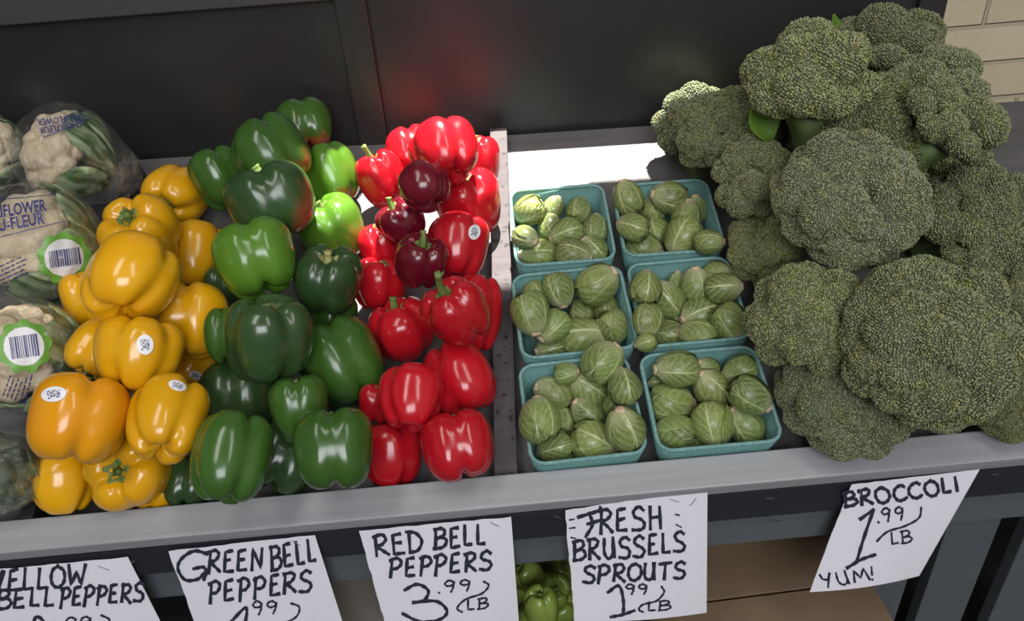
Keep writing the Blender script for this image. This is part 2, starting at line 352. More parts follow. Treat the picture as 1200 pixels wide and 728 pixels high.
# slatted end panel under the right end, leg boards
PY = T(0, -RB, 0).y + .055
def vplane(px, py, y=PY): return hit(px, py, Vector((0, y, 0)), Vector((0, 1, 0)))
for xa, xb in ((1004, 1048), (1072, 1126), (1158, 1215), (1245, 1300)):
    pa, pb = vplane(xa, 728), vplane(xb, 728)
    mb = MB(); mb.box((pa.x, PY, 0), (pb.x, PY+.02, Z0-.085)); part('slat', mb.mesh('slat', .0015), M['beam'])
mb = MB(); mb.box((-1.02, PY, 0), (-.95, PY+.07, Z0-.085)); part('leg', mb.mesh('leg', .002), M['beam'])
for ux in (-1.02, 1.06):
    mb = MB(); mb.box((ux, .44, 0), (ux+.07, .51, Z0+.12)); part('leg', mb.mesh('leg', .002), M['beam'])
mb = MB(); mb.box((-1.02, PY+.03, .36), (1.13, .52, .38)); part('lower_shelf', mb.mesh('lower_shelf', .002), M['black_board'])
mb = MB(); mb.box((-1.02, .5, .38), (1.13, .52, Z0)); part('back_board', mb.mesh('back_board'), M['black_board'])

# ------------------------------------------------------------------ collision marching: rest each thing on what is already there
class Heap:
    def __init__(s): s.t = []; s.fixed = []
    def add(s, v, f, fixed=False): (s.fixed if fixed else s.t).append(BVHTree.FromPolygons([tuple(p) for p in v], f))
    def clear_of(s, v, f, fixed=False):
        b = BVHTree.FromPolygons([tuple(p) for p in v], f)
        return all(not t.overlap(b) for t in (s.fixed if fixed else s.t))
heap = Heap()
def solid(*mbs):
    for m in mbs: heap.add([Vector(p) for p in m.v], m.f, True)
for u0, u1, v0, v1, w0, w1 in ((U0, U1, (r0-RB, r1-RB), (r0, r1), -.03, RW), (U0, U1, (r0-.05, r1-.05), (vback(U0)+.3, vback(U1)+.3), -.25, 0)):
    mb = MB(); mb.hexa(*tb(u0, u1, v0, v1, w0, w1)); solid(mb)
mb = MB(); wall_seg(mb, -2.2, xr, 0, 3.3, 0, .5); mb2 = MB(); mb2.box((xr, BY, 0), (3, BY+.5, 3.3)); solid(mb, mb2)
for dv in [o for o in stand.children if o.name.startswith('divider')]:
    heap.add([stand.matrix_world @ v.co for v in dv.data.vertices], [tuple(p.vertices) for p in dv.data.polygons], True)
def axes(ax, roll):                                       # ax: (right, up, toward the viewer) of the thing's own +Z
    z = (rt*ax[0] + up*ax[1] - fw*ax[2]).normalized()
    r = (-fw if abs(z.dot(fw)) < .9 else up); x = r.cross(z).normalized(); y = z.cross(x)
    R = Matrix((x, y, z)).transposed(); return R @ Matrix.Rotation(math.radians(roll), 3, 'Z')
def march(px, py, size_px, cv, cf, R, shrink=.9, start=None, step=.003, maxn=140, lift=0.0, full=1.0, slide=None):
    """Settle a thing seen at (px,py): from deep inside the heap towards the open until it just rests on its neighbours."""
    d = ray(px, py); tray_t = min(t for t in [(T(0, 0, 0)-CAM).dot(TN)/d.dot(TN) if d.dot(TN) < 0 else 9, (WP-CAM).dot(WNv)/d.dot(WNv)])
    t = tray_t - .35*size_px/F*tray_t if start is None else start
    cv = np.array(cv); Rn = np.array(R)
    if slide is not None:                                 # front row: stands on the tray behind the rail, pushed up the slope until clear of it
        P0 = T(0, 0, slide*size_px/F*.9); t = (P0-CAM).dot(TN)/d.dot(TN); s = size_px*t/F; p = CAM + d*t
        for k in range(60):
            b = BVHTree.FromPolygons([tuple(q) for q in (cv*s) @ Rn.T + np.array(p)], cf)
            if not any(x.overlap(b) for x in heap.fixed[:2]): break
            p = p + TV*.0025 + TN*.0005
        heap.add((cv*s*shrink) @ Rn.T + np.array(p), cf); return p, s
    for k in range(maxn):
        s = size_px*t/F; p = np.array(CAM + d*t)
        if heap.clear_of((cv*s*shrink) @ Rn.T + p, cf) and heap.clear_of((cv*s*full) @ Rn.T + p, cf, True): break
        t -= step
    s = size_px*t/F; p = CAM + d*t
    heap.add((cv*s*shrink) @ Rn.T + np.array(p), cf)
    return p, s

# ------------------------------------------------------------------ bell peppers
def pepper_geo(seed, nl, ratio, taper=.12, nth=84, nph=46):
    """Unit pepper: diameter 1, length `ratio`, +Z towards the stem."""
    g = np.random.default_rng(seed)
    cre = 2*np.pi*np.arange(nl)/nl + g.uniform(-.16, .16, nl); amp = g.uniform(-.07, .07, nl); low = g.uniform(-.05, .09, nl)
    th = np.linspace(0, 2*np.pi, nth, endpoint=False); t = np.linspace(0, 1, nph); t = .5-.5*np.cos(np.pi*t)*(.55+.45*np.abs(np.cos(np.pi*t))) if False else t
    TH, PH = np.meshgrid(th, np.pi*t)
    dd = np.abs((TH[..., None]-cre+np.pi) % (2*np.pi)-np.pi); c = np.exp(-(dd.min(-1)/.27)**2)
    mid = cre + np.pi/nl; w = np.cos((TH[..., None]-mid+np.pi) % (2*np.pi)-np.pi); w = np.exp(5*(w-1)); w /= w.sum(-1, keepdims=True)
    A = (w*amp).sum(-1); Lw = (w*low).sum(-1)
    sn, cs = np.sin(PH), np.cos(PH)
    rho = np.abs(sn)**.66; z = np.sign(cs)*np.abs(cs)**.80
    k = .085 + .20*np.abs(cs)**1.3
    wp = 1 + .05*np.exp(-((PH/np.pi-.34)/.18)**2) - taper*smoothstep(.35, 1, PH/np.pi)
    rho = rho*wp*(1-k*c)*(1+A) * (1 + .025*np.sin(2*TH+g.uniform(0, 6))*sn + .02*np.sin(3*PH+g.uniform(0, 6)))
    top = smoothstep(.0, .5, z); bot = smoothstep(0, .5, -z)
    z = z - top*(.42*np.exp(-(rho/.36)**2) + .10*c*np.exp(-(rho/.8)**2)) + bot*(.30*np.exp(-(rho/.30)**2) + .20*c*np.exp(-(rho/.6)**2)) - bot*Lw*1.2
    lean = g.uniform(-.10, .10, 2)
    X = rho*np.cos(TH) + lean[0]*z*z*.6; Y = rho*np.sin(TH) + lean[1]*z*z*.6
    s = .5/1.03; V = np.stack([X*s, Y*s, z*ratio*.5], -1)
    rings = [[V[i, j] for j in range(nth)] for i in range(1, nph-1)]
    v, f = loft(rings, False, False); n = len(v); v += [V[0].mean(0), V[-1].mean(0)]
    for j in range(nth): f.append((n, (j+1) % nth, j)); b = (nph-3)*nth; f.append((n+1, b+j, b+(j+1) % nth))
    f = [q[::-1] for q in f]
    return np.array(v), f, V
def stem_geo(seed, V, ratio, length, bend, big=1.0):
    g = np.random.default_rng(seed+77); n = 20; th = np.linspace(0, 2*np.pi, n, endpoint=False)
    i = 6; ring = V[i]; idx = (np.arange(n)*V.shape[1]/n).astype(int)
    def surf(r):                                          # points of the pepper's top at about radius r
        out = []
        for j in idx:
            rr = np.hypot(V[:20, j, 0], V[:20, j, 1]); kk = int(np.argmin(np.abs(rr-r*(1+.18*math.cos(5*2*np.pi*j/V.shape[1]))))); out.append(V[kk, j])
        return np.array(out)
    zc = V[0, 0, 2]; rings = [surf(.135*big) + [0, 0, -.006], surf(.13*big) + [0, 0, .010], surf(.09*big) + [0, 0, .016]]
    r0 = .052; ax = np.array([0, 0, 1.]); pos = np.array([0, 0, zc+.03]); b = np.array([math.cos(bend[1]), math.sin(bend[1]), 0])
    m = 8
    for k in range(m+1):
        q = k/m; ang = bend[0]*q; dirv = np.array([0, 0, math.cos(ang)]) + b*math.sin(ang); x = np.cross(b, [0, 0, 1.]); y = np.cross(dirv, x)
        rr = r0*(1.25-.45*q + (.35*max(0, q-.8)/.2)); e = 1 + .10*np.cos(5*th)
        rings.append(np.array([pos + rr*ee*(x*math.cos(a) + y*math.sin(a)) for a, ee in zip(th, e)]))
        pos = pos + dirv*length/m
    # keep rings in consistent winding / angular alignment
    out = rings[:3]
    for R in rings[3:]:
        c = R.mean(0); d0 = out[-1][0]-out[-1].mean(0); best = min(range(n), key=lambda s: np.linalg.norm((np.roll(R, -s, 0)-c)[0]/r0 - d0/np.linalg.norm(d0)) + np.linalg.norm((np.roll(R, -s, 0)-c)[n//4]/r0 - (out[-1]-out[-1].mean(0))[n//4]/max(1e-6, np.linalg.norm((out[-1]-out[-1].mean(0))[n//4]))))
        out.append(np.roll(R, -best, 0))
    v, f = loft([list(r) for r in out], False, True)
    return v, f
def decal_disc(px, py, rw, rh, ang, tree, lift=.0006):
    v = []; uv = []; f = []; n = 20; rs = (0.0, .5, 1.0)
    def prj(a, b):
        x = a*rw*math.cos(ang) - b*rh*math.sin(ang); y = a*rw*math.sin(ang) + b*rh*math.cos(ang)
        d = ray(px+x, py-y).normalized(); h = tree.ray_cast(CAM, d)
        return (h[0] - d*lift*2) if h[0] else None
    pts = [prj(0, 0)]; uv = [(.5, .5)]
    for r in rs[1:]:
        for k in range(n):
            a = 2*math.pi*k/n; pts.append(prj(r*math.cos(a), r*math.sin(a))); uv.append((.5+.5*r*math.cos(a), .5+.5*r*math.sin(a)))
    if any(p is None for p in pts): return None
    for k in range(n):
        f.append((0, 1+k, 1+(k+1) % n)); f.append((1+k, 1+n+k, 1+n+(k+1) % n, 1+(k+1) % n))
    me = mesh('sticker', pts, f); l = me.uv_layers.new()
    for i, lp in enumerate(me.loops): l.data[i].uv = uv[lp.vertex_index]
    return me

GROUPS = {'yellow': 'yellow bell peppers heaped on the stand', 'green': 'green bell peppers heaped on the stand', 'red': 'red bell peppers heaped on the stand'}
def pepper(kind, mk, px, py, dia, ratio, ax, roll, seed, label, nl=4, stem=None, sticker=None, blush=None, taper=.12, stem_m='stem', start=None, shrink=.985, lift=0.0, slide=None):
    R = axes(ax, roll)
    cv, cf, _ = pepper_geo(seed, nl, ratio, taper, 20, 14)
    p, s = march(px, py, dia, cv, cf, R, shrink, start, lift=lift, slide=slide, full=1.03)
    root = tag(empty('bell_pepper', p, R), label, kind + ' pepper', GROUPS[kind])
    v, f, V = pepper_geo(seed, nl, ratio, taper)
    me = mesh('bell_pepper_body', v*s, f)
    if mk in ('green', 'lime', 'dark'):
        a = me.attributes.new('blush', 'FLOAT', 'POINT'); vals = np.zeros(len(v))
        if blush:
            d = np.array((rt*blush[0] + up*blush[1] - fw*blush[2]).normalized()) @ np.array(R); vals = (v @ d)/.5*blush[3]  # orange-red patch grows towards one hand-picked side
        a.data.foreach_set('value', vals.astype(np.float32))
    obj('body', me, M[mk], root)
    L, bend, bd = stem if stem else (.16, .3, seed % 6)
    v2, f2 = stem_geo(seed, V, ratio, L, (bend, math.radians(bd))); obj('stem', mesh('pepper_stem', np.array(v2)*s, f2), M[stem_m], root)
    if sticker:
        Mw = R.to_4x4(); Mw.translation = p
        tree = BVHTree.FromPolygons([Mw @ Vector(q) for q in (v*s)], f)
        me = decal_disc(*sticker, tree)
        if me: me.transform(Mw.inverted()); obj('sticker', me, M['sticker'], root)['label'] = 'small white produce sticker'
    return root
def Y(*a, mk='yellow', **k): return pepper('yellow', mk, *a, **k)
def G(*a, mk='green', **k): return pepper('green', mk, *a, **k)
def Rd(*a, mk='red', **k): return pepper('red', mk, *a, **k)
# ------------------------------------------------------------------ lumpy florets
def ico(n):
    bm = bmesh.new(); bmesh.ops.create_icosphere(bm, subdivisions=n, radius=1)
    v = np.array([p.co[:] for p in bm.verts]); f = [tuple(p.index for p in q.verts) for q in bm.faces]; bm.free()
    return v/np.linalg.norm(v, axis=1, keepdims=True), f
def fib(n, jit, g):
    i = np.arange(n)+.5; z = 1-2*i/n; a = np.pi*(1+5**.5)*i; r = np.sqrt(1-z*z)
    p = np.stack([r*np.cos(a), r*np.sin(a), z], 1) + g.normal(0, jit/np.sqrt(n), (n, 3)); return p/np.linalg.norm(p, axis=1, keepdims=True)
def nearest(P, Q):
    k = KDTree(len(P))
    for i, p in enumerate(P): k.insert(p, i)
    k.balance(); d = np.empty(len(Q)); ix = np.empty(len(Q), int)
    for i, q in enumerate(Q): _, ix[i], d[i] = k.find(q)
    return d, ix
def lumpy(D, g, nfl, rc, rf, flat, nsub, sub, pw=40, norm=None):
    C = fib(int(nfl*1.5), .55, g); C = C[C[:, 2] > -.35]; R = rf*g.uniform(.82, 1.18, len(C)); C = C*(rc*g.uniform(.9, 1.08, len(C)))[:, None]
    b = D @ C.T; disc = b*b - (C*C).sum(1) + R*R; r = np.where(disc > 0, b+np.sqrt(np.maximum(disc, 0)), 0)
    r = np.maximum(r, .5); r = ((r**pw).sum(1)/1.3)**(1/pw)
    S = fib(nsub, .6, g); d, _ = nearest(S, D); dm = 1.9/np.sqrt(nsub); r = r + sub*np.sqrt(np.maximum(0, 1-(d/dm)**2))
    lowk = smoothstep(.05, -.75, D[:, 2]); r = r*(1-.42*lowk)
    P = D*r[:, None]; P[:, 2] *= np.where(P[:, 2] > 0, flat, 1.0); n = norm or np.percentile(np.hypot(P[:, 0], P[:, 1]), 97); lumpy.n = n; return P/n
# ------------------------------------------------------------------ bagged cauliflowers
ICO6 = ico(6)
def cauli_geo(seed):
    g = np.random.default_rng(seed); st = g.bit_generator.state
    P = lumpy(ICO6[0], g, 26, .70, .33, .86, 170, .04)
    g.bit_generator.state = st
    return mesh('cauliflower_curd', P*.475, ICO6[1])
def bag_geo(seed, sq, tail):
    g = np.random.default_rng(seed); D, f = ico(5); ph = g.uniform(0, 6, 8)
    r = .545 + .012*np.sin(9*D[:, 0]+ph[0])*np.sin(7*D[:, 1]+ph[1]) + .008*np.sin(17*D[:, 2]+9*D[:, 0]+ph[2]) + .005*np.sin(31*D[:, 1]+ph[3]+12*D[:, 2])
    az = np.arctan2(D[:, 1], D[:, 0]); back = smoothstep(-.55, -.98, D[:, 2])
    r = r*(1 + back*(.06*np.sin(9*az+ph[4])+.03*np.sin(17*az+ph[5]))); P = D*r[:, None]; P[:, 2] *= np.where(P[:, 2] > 0, .93, 1.05); P[:, 2] -= back*tail
    k = smoothstep(-.80, -1.0, D[:, 2]); P[:, 0] *= 1-.45*k; P[:, 1] *= 1-.45*k
    return P*np.array(sq), f
def leaf_cup(seed, n=7):
    g = np.random.default_rng(seed); V = []; Fc = []
    for k in range(n):
        a0 = 2*math.pi*k/n + g.uniform(-.2, .2); wd = .55; hi = g.uniform(-.02, .22)
        b = len(V)
        for i in range(9):
            for j in range(7):
                q = i/8; s = -1+j/3; z = -.5+(hi+.5)*q*(1-.18*s*s); rr = .17+.335*math.sin(min(1, q*1.15)*math.pi/2)+.012*math.cos(9*s)+.006*(k % 2) + .02*abs(s)**2
                a = a0+s*wd*(.45+.55*math.sin(math.pi*min(.95, .2+.6*q))); V.append((rr*math.cos(a), rr*math.sin(a), z))
        Fc += [(b+i*7+j, b+i*7+j+1, b+(i+1)*7+j+1, b+(i+1)*7+j) for i in range(8) for j in range(6)]
    return mesh('cauliflower_leaves', V, Fc)
def proj_mesh(name, polys, tree, m, root, lift):
    """Printed shapes lying on the bag: polygons given where the photo shows them, carried onto the film."""
    V = []; Fc = []
    for pts in polys[0]:
        pass
    verts, faces = polys; out = []; ok = []
    for x, y in verts:
        d = ray(x, y).normalized(); h = tree.ray_cast(CAM, d); ok.append(h[0] is not None); out.append((h[0] - d*lift) if h[0] else Vector((0, 0, 0)))
    faces = [f for f in faces if all(ok[i] for i in f)]
    if not faces: return None
    use = sorted({i for f in faces for i in f}); mp = {i: n for n, i in enumerate(use)}
    me = mesh(name, [out[i] for i in use], [tuple(mp[i] for i in f) for f in faces], False); me.transform(root.matrix_world.inverted())
    return obj(name, me, m, root)
def text_poly(txt, x, y, size, ang, squash=1.0, bold=.03, arc=0.0):
    c = bpy.data.curves.new('t', 'FONT'); c.body = txt; c.size = 1.4; c.offset = bold; c.resolution_u = 2; c.fill_mode = 'FRONT'
    o = bpy.data.objects.new('t', c); link(o); dg = bpy.context.evaluated_depsgraph_get(); me = o.evaluated_get(dg).to_mesh()
    a = math.radians(ang); V = []
    for v in me.vertices:
        u, w = v.co.x*size*squash, v.co.y*size + arc*((v.co.x*size*squash)**2)*.001
        V.append((x + u*math.cos(a) - w*math.sin(a), y - (u*math.sin(a) + w*math.cos(a))))
    Fc = [tuple(p.vertices) for p in me.polygons]
    o.evaluated_get(dg).to_mesh_clear(); bpy.data.objects.remove(o); bpy.data.curves.remove(c); return V, Fc
def merge(*ps):
    V = []; Fc = []
    for v, f in ps: b = len(V); V += v; Fc += [tuple(i+b for i in q) for q in f]
    return V, Fc
def rot_pts(pts, x, y, ang): a = math.radians(ang); return [(x+u*math.cos(a)-w*math.sin(a), y-(u*math.sin(a)+w*math.cos(a))) for u, w in pts]
def rect_poly(x, y, w, h, ang, nx=6, ny=3):
    pts = [(-w/2+w*i/nx, -h/2+h*j/ny) for j in range(ny+1) for i in range(nx+1)]
    return rot_pts(pts, x, y, ang), [(j*(nx+1)+i, j*(nx+1)+i+1, (j+1)*(nx+1)+i+1, (j+1)*(nx+1)+i) for j in range(ny) for i in range(nx)]
def disc_poly(x, y, r0, r1, wav=0, n=48, sy=1.0):
    V = []; Fc = []; rs = 4
    for k in range(rs):
        for j in range(n):
            a = 2*math.pi*j/n; r = r0+(r1-r0)*k/(rs-1); r = r*(1+(wav*math.sin(9*a) if k == rs-1 else 0)); V.append((x+r*math.cos(a), y-r*sy*math.sin(a)))
    for k in range(rs-1):
        for j in range(n): Fc.append((k*n+j, k*n+(j+1) % n, (k+1)*n+(j+1) % n, (k+1)*n+j))
    return V, Fc
def barcode(x, y, w, h, ang, seed=1):
    g = random.Random(seed); ps = []; p = -w/2
    while p < w/2-1: q = g.choice((.8, 1.2, 1.9)); c = rot_pts([(p+q/2, 0)], x, y, ang)[0]; ps.append(rect_poly(*c, q, h, ang, 1, 3)); p += q + g.choice((.8, 1.1, 1.6))
    return merge(*ps)
CUR = [cauli_geo(400), cauli_geo(401)]
def cauliflower(px, py, size, ax, roll, seed, label, sq=(1, 1, 1), tail=.18, start=None, leafm='cleaf', curdm='curd', flip=False):
    R = axes(ax, roll); bv, bf = bag_geo(seed, sq, tail)
    p, s = march(px, py, size, bv, bf, R, .90, start, .004, 120)
    r = tag(empty('bagged_cauliflower', p, R), label, 'cauliflower', 'bagged cauliflowers at the left end')
    me = CUR[seed % 2].copy(); me.transform(Matrix.Diagonal((s*sq[0], s*sq[1], s*sq[2], 1))); obj('curd', me, M[curdm], r)
    me = leaf_cup(seed, 8 if leafm == 'dleaf' else 7); me.transform(Matrix.Diagonal((s*sq[0], s*sq[1], s*sq[2], 1))); lo = obj('leaves', me, M[leafm], r); sol = lo.modifiers.new('thickness', 'SOLIDIFY'); sol.thickness = .0018
    bag = obj('bag', mesh('bag_film', bv*s, bf), M['film'], r); bag['label'] = 'clear plastic bag'
    Mw = r.matrix_world; return r, BVHTree.FromPolygons([Mw @ Vector(q) for q in (bv*s)], bf)
cauliflower(0, 553, 92, (.2, -.5, .85), 0, 411, 'bagged cauliflower showing dark green leaves at the front rail, lowest of the bags', leafm='dleaf', curdm='dleaf', tail=.05)
r4, t4 = cauliflower(24, 416, 128, (-.35, .35, .85), 40, 412, 'bagged cauliflower with barcode wreath, directly below the bag with big blue lettering', tail=.12)
r2, t2 = cauliflower(76, 180, 108, (-.75, .35, .6), 20, 413, 'bagged cauliflower with green leaves at its right side, highest against the black wall', sq=(1, .92, 1), tail=.22)
r1, t1 = cauliflower(-16, 178, 84, (0, .2, 1), 20, 414, 'bagged cauliflower mostly cut off by the upper left edge of the picture')
r3, t3 = cauliflower(46, 286, 138, (-.5, .45, .75), 60, 415, 'bagged cauliflower with big blue lettering and a green barcode wreath', sq=(1, .9, 1), tail=.15)
# print on the bags
LIFT = .0012
proj_mesh('lettering', merge(text_poly('CAULIFLOWER', -32, 259, 14, 8, .66, .03, 0), text_poly('CHOU-FLEUR', -34, 277, 14, 10, .74, .03, 0),
          rect_poly(20, 232, 90, 1.0, 5, 20, 1), rect_poly(40, 268, 80, 1.0, 14, 20, 1)), t3, M['blue'], r3, LIFT)['label'] = 'navy blue bag lettering'
def wreath(x, y, r, tree, root, ang, w, h, seed):
    proj_mesh('wreath_print', disc_poly(x, y, r*.74, r, .07, 60, .95), tree, M['print_green'], root, LIFT)
    proj_mesh('label_disc', disc_poly(x, y, .1, r*.76, 0, 48, .95), tree, M['print_white'], root, LIFT)
    proj_mesh('barcode', barcode(x+1, y, w, h, ang, seed), tree, M['blue'], root, LIFT*1.6)
wreath(75, 302, 31, t3, r3, 8, 36, 20, 1)
wreath(28, 406, 32, t4, r4, 8, 34, 26, 2)
def fine(x, y, n, w, ang, seed, gap=5):
    g = random.Random(seed); ps = []
    for i in range(n):
        p = -w/2
        while p < w/2-3:
            q = g.uniform(3, 8); c = rot_pts([(p+q/2, -i*gap)], x, y, ang)[0]; ps.append(rect_poly(*c, q, 1.6, ang, 3, 1)); p += q+1.6
    return merge(*ps)
proj_mesh('small_print', fine(10, 308, 5, 34, 25, 3), t3, M['blue'], r3, LIFT)
proj_mesh('small_print', merge(fine(8, 452, 4, 26, 70, 4), fine(28, 456, 2, 36, 75, 5)), t4, M['blue'], r4, LIFT)
lt = proj_mesh('lettering', merge(text_poly('CAULIFLOWER', 100, 133, 7.5, 187, .8, .03), text_poly('CHOU-FLEUR', 96, 141, 7.5, 190, .8, .03), rect_poly(78, 150, 60, 1, 22, 14, 1)), t2, M['blue'], r2, LIFT)
# yellow (px, py, diameter px, length/diameter, axis, roll, seed, label)
S = .12
Y(152, 564, 96, .92, (-.06, .12, 1), 20, 4, 'front yellow bell pepper lying with its dark green crown facing out', stem=(.05, .1, 10), taper=.05, slide=.74)
Y(74, 578, 80, 1.0, (-.05, 1, -.15), 40, 5, 'plain yellow pepper at the front rail beside the dark leafy bag', nl=3, slide=.70)
Y(188, 574, 56, 1.0, (.3, .9, -.2), 10, 3, 'small half-hidden yellow pepper squeezed behind the front yellow pepper with open green crown', slide=.58)
Y(108, 348, 62, 1.1, (-.1, 1, .2), 0, 6, 'sliver of yellow pepper between the cauliflower bags and the biggest yellow pepper')
Y(118, 410, 66, 1.1, (-.35, -.9, .4), 0, 7, 'yellow pepper with green stem pointing down, beside the lower printed cauliflower bag', stem=(.22, .4, 200))
Y(226, 433, 62, 1.0, (.2, .8, -.4), 30, 8, 'yellow pepper tucked behind with the edge of a white sticker showing', sticker=(229, 440, 8, 5, -.2))
Y(222, 376, 90, 1.02, (0, 1, -.25), 15, 9, 'blocky yellow pepper beside the dark green peppers, third up that edge')
Y(228, 300, 80, 1.05, (.05, 1, -.3), 50, 10, 'ribbed yellow pepper next to the bright green pepper', nl=3)
Y(209, 230, 72, 1.0, (-.22, -.55, .8), 20, 11, 'topmost yellow bell pepper lying alone on the bare grey tray', stem=(.2, .5, 40), stem_m='stem')
Y(165, 275, 90, 1.0, (-.1, .55, .85), 0, 12, 'yellow pepper with short green stem, behind the biggest yellow pepper', stem=(.16, .5, 160))
Y(157, 326, 106, .98, (.12, .8, -.55), 25, 13, 'biggest smooth yellow pepper high on the yellow pile, no stem in sight', nl=3)
Y(162, 415, 94, .98, (.1, .95, -.2), 70, 14, 'yellow pepper in the middle of its pile with round white sticker facing out', sticker=(170, 404, 10, 12, .1))
Y(196, 490, 92, 1.08, (-.05, .75, -.65), 45, 15, 'lumpy yellow pepper with white sticker on its top, against the green pile', sticker=(208, 452, 11, 6, -.3))
Y(92, 489, 112, .94, (.08, .95, -.3), 10, 16, 'large orange-tinted yellow pepper with sticker on its upper shoulder', mk='orange', nl=3, sticker=(63, 462, 15, 9, .15))
# green
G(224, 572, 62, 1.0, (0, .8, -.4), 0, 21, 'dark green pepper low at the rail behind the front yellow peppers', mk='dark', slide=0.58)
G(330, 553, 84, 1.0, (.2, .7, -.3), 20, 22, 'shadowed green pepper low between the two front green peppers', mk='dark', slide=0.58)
G(284, 466, 96, 1.0, (-.1, 1, -.1), 0, 23, 'dark green pepper behind the front one nearest the yellow pile', mk='dark')
G(350, 478, 70, 1.15, (-.1, 1, 0), 20, 25, 'green pepper half hidden behind the tilted green pepper by the red pile')
G(266, 392, 50, 1.4, (-.05, 1, 0), 0, 26, 'green pepper peeking out between yellow pepper and big dark green pepper')
G(262, 335, 44, 1.1, (0, 1, 0), 0, 27, 'dark green pepper in the gap under the bright green pepper', mk='dark')
G(388, 372, 66, 1.0, (.1, 1, 0), 30, 28, 'mid green pepper wedged below the dark pepper with the upright stem')
G(258, 208, 68, 1.1, (-.4, .9, .1), 40, 29, 'outermost green pepper high on the pile, leaning towards the yellow side')
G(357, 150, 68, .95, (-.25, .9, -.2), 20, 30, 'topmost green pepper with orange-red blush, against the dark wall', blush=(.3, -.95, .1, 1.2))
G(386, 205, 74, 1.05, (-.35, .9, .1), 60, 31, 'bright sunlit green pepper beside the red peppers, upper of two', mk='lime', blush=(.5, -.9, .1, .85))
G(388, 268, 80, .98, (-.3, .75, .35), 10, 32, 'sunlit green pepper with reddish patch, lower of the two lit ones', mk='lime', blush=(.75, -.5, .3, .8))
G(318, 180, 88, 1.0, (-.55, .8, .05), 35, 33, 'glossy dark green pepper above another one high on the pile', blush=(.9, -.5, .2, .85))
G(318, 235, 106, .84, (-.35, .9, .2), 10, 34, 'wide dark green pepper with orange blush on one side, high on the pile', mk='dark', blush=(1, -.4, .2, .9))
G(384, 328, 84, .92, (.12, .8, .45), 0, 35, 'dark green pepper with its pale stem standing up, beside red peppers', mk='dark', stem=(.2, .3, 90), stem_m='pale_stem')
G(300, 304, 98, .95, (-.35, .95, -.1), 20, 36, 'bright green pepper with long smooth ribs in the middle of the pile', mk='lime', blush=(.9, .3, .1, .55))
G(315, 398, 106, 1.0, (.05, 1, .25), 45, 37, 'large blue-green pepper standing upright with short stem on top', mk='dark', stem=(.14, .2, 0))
G(402, 425, 100, 1.08, (-.5, .85, -.15), 30, 38, 'green pepper tilted against the red pile, above the front green one', lift=.075)
G(270, 534, 92, 1.18, (.05, .9, -.4), 45, 39, 'tall green pepper hanging over the front rail beside the yellow peppers')
G(389, 526, 98, .99, (-.1, .95, -.25), 10, 40, 'green pepper at the front rail beside the red peppers')
# red
Rd(458, 536, 74, 1.05, (-.1, 1, -.1), 20, 51, 'red pepper at the front rail beside the green peppers', nl=3, slide=0.58)
Rd(442, 472, 44, 1.1, (0, 1, 0), 0, 52, 'shadowed red pepper behind the two upright red ones by the green pile', mk='red')
Rd(560, 368, 62, 1.6, (.05, 1, -.1), 10, 54, 'long red pepper against the pale divider behind the one with curling stem', nl=3)
Rd(482, 180, 62, 1.0, (-.3, .9, -.2), 10, 55, 'pale sunlit red pepper behind the highest big red one')
Rd(558, 190, 62, 1.05, (-.05, .95, .3), 30, 56, 'sunlit red pepper with tan stem against the back of the pale divider', stem=(.22, .3, 170), stem_m='pale_stem')
Rd(447, 210, 60, 1.15, (-.4, .85, .35), 0, 57, 'sunlit orange-red pepper with thin green stem next to the green pile', nl=3, stem=(.42, .3, 60))
Rd(446, 288, 50, 1.15, (-.2, .9, .25), 0, 58, 'sunlit red pepper with pale stem in front of the lower lit green one', stem=(.2, .4, 120), stem_m='pale_stem')
Rd(447, 333, 64, 1.0, (.1, .9, .2), 30, 59, 'bright red pepper low beside the dark green pepper with pale stem')
Rd(548, 236, 74, 1.05, (-.2, .85, .45), 0, 60, 'sunlit red pepper with brown stem against the divider lath', nl=3, stem=(.2, .4, 120), stem_m='pale_stem')
Rd(520, 177, 76, 1.0, (-.3, .85, -.35), 30, 61, 'highest and biggest sunlit red pepper on the red pile')
Rd(536, 287, 70, 1.15, (.1, .95, -.2), 15, 62, 'red pepper with white sticker leaning on the pale divider', nl=3, sticker=(556, 272, 7, 9, -.2))
Rd(498, 219, 64, .9, (-.5, .7, -.3), 20, 63, 'dark maroon pepper without visible stem below the highest red one', mk='maroon', nl=3, lift=.13)
Rd(472, 260, 60, .92, (-.55, .75, .4), 10, 64, 'small maroon pepper with curved green stem at its upper side', mk='maroon', stem=(.3, .5, 170))
Rd(538, 443, 88, 1.1, (.35, -.85, .2), 20, 65, 'large red pepper upside down with its cut stem by the divider', stem=(.14, .3, 20), stem_m='pale_stem')
Rd(534, 366, 76, 1.05, (-.45, .75, .5), 20, 66, 'red pepper with long green stem curling across it', stem=(.55, .9, 100))
Rd(492, 306, 66, .95, (.2, .75, .5), 10, 67, 'maroon pepper with upright curved stem in the middle of the pile', mk='maroon', nl=3, stem=(.34, .5, 300))
Rd(472, 386, 76, .98, (-.3, .85, .35), 40, 68, 'red pepper with short green stem leaning towards the green pile', stem=(.28, .4, 150))
Rd(482, 467, 76, 1.05, (.05, .85, -.45), 45, 69, 'red three-ribbed pepper in the middle of the lower red pile', nl=3)
Rd(538, 523, 90, .92, (-.2, .9, -.35), 0, 70, 'red pepper at the front rail in the corner by the divider', nl=4)
